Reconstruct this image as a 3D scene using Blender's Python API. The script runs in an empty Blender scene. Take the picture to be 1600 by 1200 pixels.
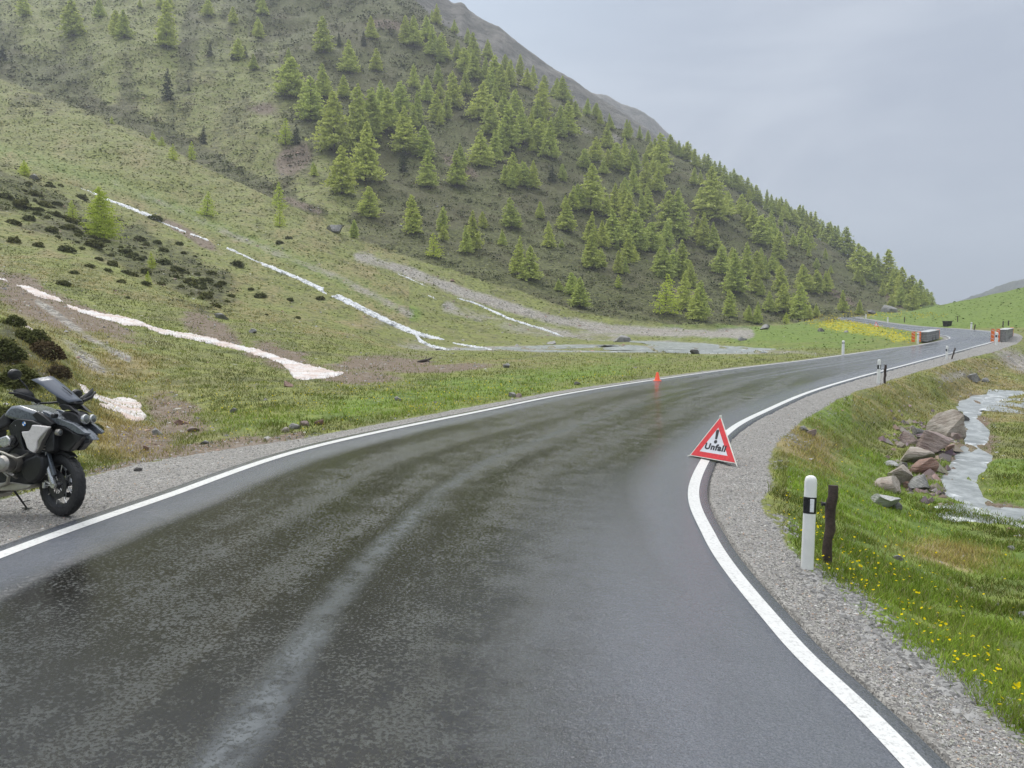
import bpy, math, random
import numpy as np
from mathutils import Vector, Matrix
random.seed(7); RNG = np.random.default_rng(7)
C = bpy.context.scene.collection
R = math.radians

# ------------------------------------------------------------ camera, sky, sun, exposure
H = 2.55; FPX = 1202.0; PITCH = math.atan((600 - 507) / FPX)
cam_d = bpy.data.cameras.new('camera'); cam = bpy.data.objects.new('camera', cam_d); C.objects.link(cam)
cam_d.sensor_width = 36; cam_d.lens = FPX / 1600 * 36; cam_d.clip_start = .05; cam_d.clip_end = 8000
cam.location = (0, 0, H); cam.rotation_euler = (math.pi / 2 - PITCH, 0, 0)
bpy.context.scene.camera = cam
SUN_EL, SUN_AZ = R(52), R(-35)
wd = bpy.data.worlds.new('World'); bpy.context.scene.world = wd; wd.use_nodes = True

class NT:
    "tiny node-tree helper"
    def __init__(s, tree): s.t = tree; s.n = tree.nodes; s.l = tree.links; s.n.clear()
    def add(s, typ, **kw):
        nd = s.n.new(typ)
        for k, v in kw.items():
            if k.startswith('_'): setattr(nd, k[1:], v)
        for k, v in kw.items():
            if not k.startswith('_'):
                key = int(k[1:]) if k[0] == 'i' and k[1:].isdigit() else k.replace('__', ' ')
                s.set(nd.inputs[key], v)
        return nd
    def set(s, sock, v):
        if hasattr(v, 'is_output') or isinstance(v, bpy.types.NodeSocket): s.l.new(v, sock)
        else:
            if isinstance(v, (tuple, list)) and len(v) == 3 and sock.type == 'RGBA': v = tuple(v) + (1,)
            sock.default_value = v
    def math(s, op, a, b=0.0, clamp=False):
        n = s.add('ShaderNodeMath', _operation=op, _use_clamp=clamp, i0=a, i1=b); return n.outputs[0]
    def noise(s, vec, scale, detail=3, rough=.6, out=0, dist=0.0):
        n = s.add('ShaderNodeTexNoise', Vector=vec, Scale=scale, Detail=detail, Roughness=rough, Distortion=dist); return n.outputs[out]
    def ramp(s, f, lo, hi, a=0.0, b=1.0):
        n = s.add('ShaderNodeMapRange', _interpolation_type='SMOOTHSTEP', i0=f, i1=lo, i2=hi, i3=a, i4=b); return n.outputs[0]
    def mix(s, f, a, b):
        n = s.add('ShaderNodeMix', _data_type='RGBA'); s.set(n.inputs[0], f); s.set(n.inputs[6], a); s.set(n.inputs[7], b); return n.outputs[2]
    def mulv(s, vec, sc):
        n = s.add('ShaderNodeVectorMath', _operation='MULTIPLY', i0=vec); n.inputs[1].default_value = sc; return n.outputs[0]

w = NT(wd.node_tree)
sky = w.add('ShaderNodeTexSky', _sky_type='NISHITA', _sun_disc=False, _sun_elevation=SUN_EL, _sun_rotation=SUN_AZ)
tc = w.add('ShaderNodeTexCoord').outputs['Generated']
sep = w.add('ShaderNodeSeparateXYZ', i0=tc)
z = sep.outputs[2]
cl = w.noise(w.mulv(tc, (1.1, 1.1, 3.0)), 1.9, 4, .55, dist=.6)
low = w.mix(w.ramp(cl, .35, .68), (.205, .237, .295), (.335, .367, .415))
low = w.mix(w.ramp(z, .0, .22), (.20, .245, .315), low)
sx = w.ramp(sep.outputs[0], -.1, .35)
low = w.mix(w.math('MULTIPLY', w.ramp(z, .1, .45), w.math('SUBTRACT', 1.0, sx)), low, (.36, .42, .49))
up = w.mix(w.ramp(z, .42, .95), low, (1.5, 1.52, 1.55))
skyc = w.add('ShaderNodeVectorMath', _operation='SCALE', i0=sky.outputs[0]); skyc.inputs['Scale'].default_value = .1
col = w.mix(.9, skyc.outputs[0], up)
bg = w.add('ShaderNodeBackground', Color=col, Strength=1.0)
w.l.new(bg.outputs[0], w.add('ShaderNodeOutputWorld').inputs[0])
sd = bpy.data.lights.new('sun', 'SUN'); sun = bpy.data.objects.new('sun', sd); C.objects.link(sun)
sd.energy = 1.3; sd.angle = R(25); sd.color = (1, .97, .92)
# light comes from ahead-left, high
sdir = Vector((math.sin(SUN_AZ) * math.cos(SUN_EL), math.cos(SUN_AZ) * math.cos(SUN_EL), math.sin(SUN_EL)))
sun.rotation_euler = sdir.to_track_quat('Z', 'Y').to_euler()
vs = bpy.context.scene.view_settings
vs.view_transform = 'Standard'; vs.look = 'None'; vs.gamma = 1; vs.use_curve_mapping = False; vs.exposure = 0.82

# ------------------------------------------------------------ helpers
CP, SP = math.cos(PITCH), math.sin(PITCH)
def ut(px, py):
    "pixel of the 1600x1200 plan -> (x/y, (z-H)/y) of the ray"
    a = (np.asarray(px, float) - 800) / FPX; b = (600 - np.asarray(py, float)) / FPX
    k = CP + b * SP
    return a / k, (-SP + b * CP) / k
def px_of(u, t):
    b = (SP + t * CP) / (CP - t * SP); a = u * (CP + b * SP)
    return 800 + a * FPX, 600 - b * FPX
def P(px, py, d): u, t = ut(px, py); return np.array([u * d, d, H + t * d])
def PZ(px, py, z):
    u, t = ut(px, py); d = (z - H) / t; return np.array([u * d, d, z])

def tag(o, label=None, cat=None, group=None, kind=None):
    if label: o['label'] = label
    if cat: o['category'] = cat
    if group: o['group'] = group
    if kind: o['kind'] = kind
    return o
def empty(name, loc=(0, 0, 0), rz=0):
    o = bpy.data.objects.new(name, None); C.objects.link(o); o.location = tuple(loc); o.rotation_euler = (0, 0, rz); o.empty_display_size = .1
    return o
def link(name, me, parent=None, mat=None):
    o = bpy.data.objects.new(name, me); C.objects.link(o)
    if mat is not None: me.materials.clear(); me.materials.append(mat)
    if parent: o.parent = parent
    return o
def np_mesh(name, V, F, smooth=False):
    "V (n,3) F (m,k) -> mesh"
    me = bpy.data.meshes.new(name); V = np.asarray(V, np.float32); F = np.asarray(F, np.int32)
    k = F.shape[1]; me.vertices.add(len(V)); me.vertices.foreach_set('co', V.ravel())
    me.loops.add(F.size); me.loops.foreach_set('vertex_index', F.ravel())
    me.polygons.add(len(F)); me.polygons.foreach_set('loop_start', np.arange(0, F.size, k, dtype=np.int32))
    me.polygons.foreach_set('loop_total', np.full(len(F), k, np.int32))
    me.update(calc_edges=True); me.validate()
    me.polygons.foreach_set('use_smooth', np.full(len(me.polygons), smooth)); me.update()
    return me
def vcol(me, name, A):
    a = me.attributes.new(name, 'FLOAT_COLOR', 'POINT'); A = np.asarray(A, np.float32)
    if A.shape[1] == 3: A = np.hstack([A, np.ones((len(A), 1), np.float32)])
    a.data.foreach_set('color', A.ravel())

class MB:
    "mesh builder"
    def __init__(s): s.v = []; s.f = []
    def add(s, V, F):
        o = len(s.v); s.v += [tuple(p) for p in V]; s.f += [tuple(i + o for i in f) for f in F]; return s
    def box(s, c, sz, M=None):
        x, y, z = [k / 2 for k in sz]; pts = [Vector((a * x, b * y, e * z)) for a in (-1, 1) for b in (-1, 1) for e in (-1, 1)]
        if M is not None: pts = [M @ p for p in pts]
        pts = [p + Vector(c) for p in pts]
        return s.add(pts, [(0, 1, 3, 2), (4, 6, 7, 5), (0, 4, 5, 1), (2, 3, 7, 6), (0, 2, 6, 4), (1, 5, 7, 3)])
    def tube(s, pts, r, n=10, cap=True):
        pts = [Vector(p) for p in pts]; rs = r if isinstance(r, (list, tuple)) else [r] * len(pts)
        V = []; up = None
        for i, p in enumerate(pts):
            d = (pts[min(i + 1, len(pts) - 1)] - pts[max(i - 1, 0)]).normalized()
            if up is None: up = d.orthogonal().normalized()
            up = (up - d * up.dot(d)).normalized(); q = d.cross(up)
            V += [p + (up * math.cos(2 * math.pi * k / n) + q * math.sin(2 * math.pi * k / n)) * rs[i] for k in range(n)]
        F = [(i * n + k, i * n + (k + 1) % n, (i + 1) * n + (k + 1) % n, (i + 1) * n + k) for i in range(len(pts) - 1) for k in range(n)]
        if cap: F += [tuple(range(n))[::-1], tuple(range((len(pts) - 1) * n, len(pts) * n))]
        return s.add(V, F)
    def lathe(s, prof, c, axis, n=32, closed=False):
        "prof [(r, h)] about axis through c"
        ax = Vector(axis).normalized(); a = ax.orthogonal().normalized(); b = ax.cross(a); c = Vector(c); V = []
        for r_, h in prof: V += [c + ax * h + (a * math.cos(2 * math.pi * k / n) + b * math.sin(2 * math.pi * k / n)) * r_ for k in range(n)]
        m = len(prof); F = [(i * n + k, i * n + (k + 1) % n, ((i + 1) % m) * n + (k + 1) % n, ((i + 1) % m) * n + k) for i in range(m if closed else m - 1) for k in range(n)]
        if not closed:
            if prof[0][0] > 1e-5: F.append(tuple(range(n))[::-1])
            if prof[-1][0] > 1e-5: F.append(tuple(range((m - 1) * n, m * n)))
        return s.add(V, F)
    def build(s, name, mat, parent=None, bevel=0, smooth=True, sub=0):
        me = bpy.data.meshes.new(name); me.from_pydata(s.v, [], s.f); me.update()
        import bmesh
        bm = bmesh.new(); bm.from_mesh(me); bmesh.ops.recalc_face_normals(bm, faces=bm.faces); bm.to_mesh(me); bm.free()
        o = link(name, me, parent, mat)
        if bevel:
            m = o.modifiers.new('b', 'BEVEL'); m.width = bevel; m.segments = 2; m.limit_method = 'ANGLE'; m.angle_limit = R(40)
        if sub:
            m = o.modifiers.new('s', 'SUBSURF'); m.levels = sub; m.render_levels = sub
        if smooth:
            me.polygons.foreach_set('use_smooth', [True] * len(me.polygons))
            try: me.set_sharp_from_angle(angle=R(35))
            except Exception: pass
        return o

def smooth01(x): x = np.clip(x, 0, 1); return x * x * (3 - 2 * x)
def hash2(ix, iy, seed):
    h = (ix.astype(np.int64) * 374761393 + iy.astype(np.int64) * 668265263 + seed * 1442695041) & 0xffffffff
    h = ((h ^ (h >> 13)) * 1274126177) & 0xffffffff
    return ((h ^ (h >> 16)) & 0xffff) / 65535.0
def vnoise(x, y, seed=0):
    ix = np.floor(x); iy = np.floor(y); fx = smooth01(x - ix); fy = smooth01(y - iy)
    a = hash2(ix, iy, seed); b = hash2(ix + 1, iy, seed); c = hash2(ix, iy + 1, seed); d = hash2(ix + 1, iy + 1, seed)
    return (a + (b - a) * fx) * (1 - fy) + (c + (d - c) * fx) * fy
def fbm(x, y, oct=4, seed=0, g=.5):
    x = np.asarray(x, float); y = np.asarray(y, float); s = 0; a = 1; n = 0
    for i in range(oct):
        c_, s_ = math.cos(i * 1.3), math.sin(i * 1.3)
        s = s + a * (vnoise(c_ * x - s_ * y + 17.3 * i, s_ * x + c_ * y - 9.1 * i, seed + i) * 2 - 1); n += a; a *= g; x = x * 2.03; y = y * 2.03
    return s / n

# ------------------------------------------------------------ road edges (centres of the white edge lines)
PAIRS = [
 ((-5.45, -12, .35), (1.7, -12, 0)), ((-5.45, -5, .35), (2.05, -5, 0)), ((-5.35, 0, .35), (2.3, 0, 0)),
 ((-5.15, 4.2, .35), PZ(1434, 1200, 0)), (PZ(0, 868, .35), PZ(1225, 990, 0)), (PZ(250, 779, .35), PZ(1110, 840, 0)),
 (PZ(500, 696, .33), PZ(1087, 751, 0)), (PZ(764, 640, .25), PZ(1139, 674, 0)), (PZ(900, 613, .18), PZ(1203, 639, 0)),
 (PZ(1027.5, 593, .1), PZ(1270, 611, 0)), (PZ(1155, 575.5, .03), PZ(1345, 588.5, 0)), (PZ(1240, 565.5, .0), PZ(1405, 573, .03)),
 (PZ(1319, 555, .1), PZ(1460, 558.5, .1)), (PZ(1397.5, 544, .25), PZ(1494, 550, .3)), (PZ(1433.5, 539.7, .45), PZ(1525, 541.5, .5)),
 (PZ(1470, 533, .75), PZ(1553, 533.5, .65)), (P(1483.7, 529, 87.5), P(1562, 526, 92)), (P(1479, 525.5, 94), P(1562, 521.5, 99)),
 (P(1466, 523.3, 100), P(1545, 518.3, 106)), (P(1433, 517.6, 112), P(1499, 514, 118)), (P(1402, 513, 125), P(1431, 509.5, 135)),
 (P(1366, 507, 142), P(1384, 504, 152)), (P(1330, 502, 157), P(1353, 498.5, 168)), (P(1313, 497.2, 168), P(1338, 496.6, 178)),
 (P(1318, 495.6, 183), P(1344, 495.3, 192)), (P(1340, 494.8, 200), P(1370, 494.6, 210))]
def catmull(K, n):
    K = np.array(K, float); out = []
    for i in range(len(K) - 1):
        p0, p1, p2, p3 = K[max(i - 1, 0)], K[i], K[i + 1], K[min(i + 2, len(K) - 1)]
        for j in range(n):
            t = j / n; out.append(.5 * ((2 * p1) + (p2 - p0) * t + (2 * p0 - 5 * p1 + 4 * p2 - p3) * t * t + (3 * p1 - p0 - 3 * p2 + p3) * t ** 3))
    out.append(K[-1]); return np.array(out)
RL = catmull([a for a, b in PAIRS], 20); RR = catmull([b for a, b in PAIRS], 20)
RC = (RL + RR) / 2; RS = np.concatenate([[0], np.cumsum(np.linalg.norm(np.diff(RC, axis=0), axis=1))])
RDIR = RR - RL; RWID = np.linalg.norm(RDIR[:, :2], axis=1); RN = RDIR[:, :2] / RWID[:, None]   # towards the right edge
def road_coord(x, y):
    "distance outside the left/right line, side, road height there, station"
    x = np.ravel(x); y = np.ravel(y); best = np.full(len(x), 1e9); idx = np.zeros(len(x), int)
    for i in range(0, len(x), 40000):
        dx = x[i:i + 40000, None] - RC[None, :, 0]; dy = y[i:i + 40000, None] - RC[None, :, 1]
        lat = dx * RN[None, :, 0] + dy * RN[None, :, 1]
        e = np.hypot(dx - np.clip(lat, -RWID / 2, RWID / 2) * RN[None, :, 0], dy - np.clip(lat, -RWID / 2, RWID / 2) * RN[None, :, 1])
        j = e.argmin(1); idx[i:i + 40000] = j; best[i:i + 40000] = e[np.arange(len(j)), j]
    lat = (x - RC[idx, 0]) * RN[idx, 0] + (y - RC[idx, 1]) * RN[idx, 1]
    inside = np.abs(lat) <= RWID[idx] / 2
    e = np.where(best < .25, np.where(inside, np.abs(lat) - RWID[idx] / 2, best), best)
    tt = np.clip(lat / RWID[idx] + .5, 0, 1)
    z = RL[idx, 2] * (1 - tt) + RR[idx, 2] * tt
    return e, np.sign(lat), z, idx
def shoulder_w(side, idx):
    yy = RC[idx, 1]
    wl = np.interp(yy, [0, 8, 11.5, 14, 30, 60, 200], [2.3, 2.3, 2.2, 1.0, .9, .7, .6])
    wr = np.interp(yy, [0, 8, 14, 30, 60, 80, 200], [.85, .85, 1.15, 1.3, 1.8, 2.4, 1.0])
    return np.where(side < 0, wl, wr)

# ------------------------------------------------------------ terrain: thin-plate surface over (azimuth, log distance)
CT = [  # (px, py, distance)
 (-500,900,6.5),(-500,760,10),(-500,600,16),(-500,420,40),(-500,300,90),(-500,150,200),(-500,0,330),(-500,-200,520),
 (0,800,9.3),(0,745,11.5),(150,742,12.2),(0,650,15),(0,560,20),(0,508,24),(60,560,22),(100,605,19),(60,525,25.5),
 (230,655,21),(190,640,22),(130,600,26),(45,505,35),(0,480,40),(180,700,14.5),(0,460,46),(40,447,55),(120,480,50),(210,505,47),(300,530,44),
 (400,555,41),(460,578,37),(530,585,36),(200,560,32),(300,590,30),(350,620,25),(250,702,14.8),(400,665,17.5),(420,600,29),(300,650,20),
 (0,400,70),(100,430,65),(200,450,66),(300,480,62),(400,510,57),(500,540,50),(580,562,45),(640,565,46),(500,620,24),(640,610,27),(700,580,39),(820,575,42),
 (0,330,95),(160,377,100),(250,410,95),(350,450,85),(450,490,78),(550,520,72),(650,545,72),(720,553,72),(0,270,125),(80,285,140),
 (120,290,165),(240,340,145),(350,387,128),(430,420,115),(520,465,102),(600,505,92),(690,542,82),
 (300,330,175),(400,370,155),(500,415,135),(600,462,117),(700,515,100),(100,230,200),(0,215,210),
 (0,130,300),(120,170,270),(250,222,240),(340,272,220),(420,312,200),(500,352,185),(560,392,172),
 (640,433,156),(740,475,141),(830,508,127),(890,525,116),(600,440,138),(700,490,118),(790,530,100),
 (640,405,176),(720,432,170),(800,462,163),(870,490,157),(950,510,150),(1050,518,150),(1000,532,108),(850,542,88),(950,552,72),(1100,541,88),(1050,550,74),
 (0,142,322),(120,182,292),(250,234,260),(340,284,238),(420,322,216),(500,361,199),
 (0,100,350),(120,148,322),(250,208,290),(340,258,262),(420,300,236),(500,335,206),
 (0,0,440),(0,50,390),(200,0,430),(200,100,345),(400,0,440),(400,100,355),(400,200,285),(600,0,450),(600,100,370),(600,200,300),(600,300,240),(500,300,228),
 (740,100,400),(740,200,325),(740,300,255),(740,380,205),(900,170,390),(900,300,285),(900,400,215),(1050,250,395),(1050,350,300),(1050,450,215),
 (1200,335,385),(1200,420,290),(1200,500,215),(1330,410,375),(1330,450,310),(1330,490,240),(1430,472,350),(1430,487,290),(1490,492,300),
 (690,38,462),(800,122,452),(870,160,442),(950,205,432),(1040,236,425),(1130,288,415),(1200,328,405),(1290,378,395),(1380,438,380),(1450,477,362),
 (690,160,620),(870,250,600),(1040,310,580),(1200,390,550),(1380,470,500),(1460,492,450),(1560,497,420),
 (0,-150,600),(300,-150,600),(550,-80,560),(620,-20,480),
 (1100,529,100),(1150,518,125),(1200,511,140),(1260,504.5,150),(1310,498.5,163),(1250,540,75),(1200,546,68),(1350,520,108),(1400,531,88),(1390,517,116),
 (1150,524,170),(1200,516,182),(1300,508,200),(1240,528,98),(1300,508,140),
 (1600,510,110),(1500,502,142),(1550,480,167),(1600,451,186),(1500,471,206),(1430,485,216),(1385,492.5,214),(1450,500,162),(1400,498,180),
 (1600,500,300),(1500,498,300),(1500,503,450),(1600,503,450),(1750,490,400),(1750,415,200),(1700,500,110),(1850,380,230),(1850,560,60),(2000,500,110),(2000,900,10),(2000,650,30),
 (1700,1190,4.6),(1500,1000,7.05),(1600,1000,7.4),(1600,900,10.5),(1500,900,10.2),(1400,900,9.15),(1330,850,10.2),(1300,760,14.4),(1400,800,15),
 (1500,820,14.8),(1600,830,14.5),(1280,700,19),(1350,700,22),(1420,720,22.3),(1480,760,18.9),(1560,750,19.7),(1600,700,24.8),(1500,680,27.6),
 (1530,630,38),(1600,640,35),(1300,660,24.5),(1400,650,30.5),(1450,620,36.5),(1500,600,47),(1560,600,50),(1600,590,54),(1450,590,41.5),(1520,575,55.5),
 (1600,565,66),(1575,553,72),(1610,548,78),(1750,1000,7.4),(1750,700,25),(1750,600,50),(1700,560,70),(1660,540,88),(1600,520,102)]
cu, ct, cd = [], [], []
for a, b, d in CT:
    u, t = ut(a, b); cu.append(float(u)); ct.append(float(t)); cd.append(math.log(d))
for E in (RL[70::14], RR[60::14]):
    for p in E: cu.append(p[0] / p[1]); ct.append((p[2] - H) / p[1]); cd.append(math.log(p[1]))
cu, ct, cd = map(np.array, (cu, ct, cd)); SU = 2.2
def kern(r2): return .5 * r2 * np.log(r2 + 1e-12)
n = len(cu); A = np.zeros((n + 3, n + 3)); A[:n, :n] = kern(((cu[:, None] - cu) * SU) ** 2 + (cd[:, None] - cd) ** 2) + 2e-4 * np.eye(n)
A[:n, n] = A[n, :n] = 1; A[:n, n + 1] = A[n + 1, :n] = cu; A[:n, n + 2] = A[n + 2, :n] = cd
WT = np.linalg.solve(A, np.concatenate([ct, [0, 0, 0]]))
def tps(u, l):
    u = np.ravel(u); l = np.ravel(l); o = np.empty(len(u))
    for i in range(0, len(u), 20000):
        a, b = u[i:i + 20000], l[i:i + 20000]
        o[i:i + 20000] = kern(((a[:, None] - cu) * SU) ** 2 + (b[:, None] - cd) ** 2) @ WT[:n] + WT[n] + WT[n + 1] * a + WT[n + 2] * b
    return o
UA = np.concatenate([np.linspace(-1.3, -.72, 60, endpoint=False), np.linspace(-.72, .74, 620, endpoint=False), np.linspace(.74, 1.5, 70)])
LA = np.linspace(math.log(2.6), math.log(660), 760); YA = np.exp(LA)
# evaluate on a coarse grid, refine linearly
uc = np.linspace(-1.3, 1.5, 281); lc = np.linspace(LA[0], LA[-1], 260)
GUc, GLc = np.meshgrid(uc, lc); Tc = tps(GUc, GLc).reshape(GUc.shape)
def bil(u, l, G, u0, u1, l0, l1):
    fu = np.clip((u - u0) / (u1 - u0) * (G.shape[1] - 1), 0, G.shape[1] - 1.001); fl = np.clip((l - l0) / (l1 - l0) * (G.shape[0] - 1), 0, G.shape[0] - 1.001)
    i = fl.astype(int); j = fu.astype(int); a = fl - i; b = fu - j
    return (G[i, j] * (1 - a) + G[i + 1, j] * a) * (1 - b) + (G[i, j + 1] * (1 - a) + G[i + 1, j + 1] * a) * b
def poly_dist(x, y, pts):
    "distance to polyline and position along it"
    best = np.full(np.shape(x), 1e9); par = np.zeros(np.shape(x))
    for i in range(len(pts) - 1):
        ax, ay = pts[i][:2]; bx, by = pts[i + 1][:2]; L2 = (bx - ax) ** 2 + (by - ay) ** 2
        t = np.clip(((x - ax) * (bx - ax) + (y - ay) * (by - ay)) / L2, 0, 1)
        d = np.hypot(x - ax - t * (bx - ax), y - ay - t * (by - ay)); m = d < best
        best = np.where(m, d, best); par = np.where(m, i + t, par)
    return best, par
GU, GL = np.meshgrid(UA, LA); GY = np.exp(GL); GX = GU * GY
T0 = bil(GU, GL, Tc, uc[0], uc[-1], lc[0], lc[-1]); GZ = H + T0 * GY
PXG, PYG = px_of(GU, T0)
# terrain relief noise growing with distance
forest = smooth01((GY - 150) / 60) * smooth01((PXG + 2000 - 0) / 10)
nz = (fbm(GX / 1.1, GY / 1.1, 4, 3) * .045 + fbm(GX / .35, GY / .35, 2, 8) * .018) * np.clip(GY / 14, .4, 1.6)
nz += fbm(GX / 7, GY / 7, 4, 11) * np.interp(GY, [5, 30, 80, 200, 450], [.0, .1, .55, 1.2, 2.2])
nz += fbm(GX / 30, GY / 30, 3, 21) * np.interp(GY, [40, 120, 250, 450], [.0, .5, 2.0, 4.5])
nz += np.abs(fbm(GX / 3, GY / 3, 3, 31)) * np.interp(GY, [20, 60, 150, 450], [.0, .18, .7, 1.5])
# flat valley floor and road-side meadows stay calm
calm = np.clip(1 - np.abs(GZ - .2) / 2.2, 0, 1) * np.clip((GY - 20) / 20, 0, 1); nz *= 1 - .8 * calm
hillr = smooth01((PXG - 1340) / 60) * smooth01((GY - 85) / 20) * smooth01((330 - GY) / 60); nz *= 1 - .8 * hillr
mound = smooth01((PXG - 1080) / 60) * smooth01((1480 - PXG) / 60) * smooth01((GY - 70) / 15) * smooth01((185 - GY) / 15); nz *= 1 - .7 * mound
skyl = smooth01((GY - 600) / 60)
GZ = GZ + nz
# brooks: carve
BR = [PZ(a, b, -1.4)[:2] for a, b in ((1750, 840), (1630, 818), (1560, 798), (1505, 775), (1500, 750), (1520, 712), (1524, 680), (1518, 655), (1512, 636), (1545, 620), (1640, 612))]
BRW = [.28, .25, .22, .28, .34, .32, .26, .3, .5, .6, .5]
BV = [PZ(a, b, .12)[:2] for a, b in ((690, 546), (760, 545), (840, 543), (930, 540), (990, 541), (1050, 544), (1100, 546), (1165, 551))]
BVW = [1.6, 2.6, 3.2, 3.6, 3.4, 6.5, 6.5, 2.2]
BV2 = [PZ(a, b, .12)[:2] for a, b in ((800, 546), (880, 549), (960, 549.5), (1040, 549), (1120, 551), (1180, 552.5))]; BV2W = [1.2, 1.5, 1.4, 1.6, 2.2, .8]; BV3W = [1.0, 2.4, 3.4, 4]
BV3 = [PZ(a, b, .12)[:2] for a, b in ((930, 532), (1000, 533.5), (1060, 536), (1090, 542))]
def carve(GZ, pts, wid, lvl, depth, bank, bh=.07):
    d, p = poly_dist(GX, GY, pts); wd_ = np.interp(p, range(len(wid)), wid) * (1 + .6 * fbm(GX / (1.2 + GY * .03), GY / (1.2 + GY * .03), 3, 77))
    k = smooth01((d - wd_ * .8) / (wd_ * .45 + .15)); near = smooth01((d - wd_ - .2) / (bank))
    tgt = lvl - depth + k * (depth + bh)
    isl = np.clip(fbm(GX / (.16 + GY * .010), GY / (.3 + GY * .02), 4, 79) - .06, 0, 1) * 3.2 * depth; tgt = tgt + isl * (1 - k)
    return GZ * near + (tgt + .5 * nz * k) * (1 - near)
brk = (GX > 5) & (GY < 52) & (GX < 42); GZ = np.where(brk, np.maximum(GZ, -1.32 + .05 * fbm(GX / .8, GY / .8, 3, 71)), GZ)
GZ = carve(GZ, BR, BRW, -1.40, .14, 1.2)
dv0 = np.minimum(poly_dist(GX, GY, BV)[0] - 7, np.minimum(poly_dist(GX, GY, BV2)[0] - 4, poly_dist(GX, GY, BV3)[0] - 5)); bandk = smooth01(1 - (dv0 - 2) / 5)
GZ = np.where((GY > 55) & (GY < 130), np.maximum(GZ, GZ * (1 - bandk) + bandk * (.15 + .04 * fbm(GX / 3, GY / 3, 3, 72))), GZ)
GZ = carve(GZ, BV, BVW, .12, .3, 5, .02)
GZ = carve(GZ, BV2, BV2W, .12, .2, 3, .02)
GZ = carve(GZ, BV3, BV3W, .12, .2, 4, .03)
# road bed and shoulders
sel = (GY < 215) & (GX < 130); E = np.full(GX.shape, 50.0); SD = np.zeros(GX.shape); RZ = np.zeros(GX.shape); IX = np.zeros(GX.shape, int)
e_, s_, z_, i_ = road_coord(GX[sel], GY[sel]); E[sel] = e_; SD[sel] = s_; RZ[sel] = z_; IX[sel] = i_
SW = shoulder_w(SD, IX)
bedz = RZ - .05 - np.clip(E - .25, 0, SW) * .035 + np.where(E > .25, .03 + .012 * fbm(GX / .15, GY / .15, 2, 5), -.03)
kk = smooth01((E - SW * .9) / np.interp(GY, [8, 40, 120], [1.2, 2.0, 3.0]))
GZ = np.where(sel, bedz * (1 - kk) + GZ * kk, GZ)
def hgt(x, y):
    "terrain height at world x, y (y > 2.6)"
    x = np.asarray(x, float); y = np.asarray(y, float); u = x / y; l = np.log(y)
    j = np.clip(np.searchsorted(UA, u) - 1, 0, len(UA) - 2); b = np.clip((u - UA[j]) / (UA[j + 1] - UA[j]), 0, 1)
    fl = np.clip((l - LA[0]) / (LA[1] - LA[0]), 0, len(LA) - 1.001); i = fl.astype(int); a = fl - i
    return (GZ[i, j] * (1 - a) + GZ[i + 1, j] * a) * (1 - b) + (GZ[i, j + 1] * (1 - a) + GZ[i + 1, j + 1] * a) * b
def hit(px, py, dmin=0):
    "where a plan pixel meets the terrain (first hit)"
    u, t = ut(px, py); u = float(u); t = float(t)
    zz = hgt(u * YA, YA); g = zz - (H + t * YA); ok = np.where((g > 0) & (YA > dmin))[0]
    if len(ok) == 0: return None
    i = ok[0]
    if i == 0: d = YA[0]
    else: k = g[i - 1] / (g[i - 1] - g[i] + 1e-9); d = YA[i - 1] + (YA[i] - YA[i - 1]) * np.clip(k, 0, 1)
    return np.array([u * d, d, float(hgt(u * d, d))])
_, PYT = px_of(GU, (GZ - H) / GY)

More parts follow.
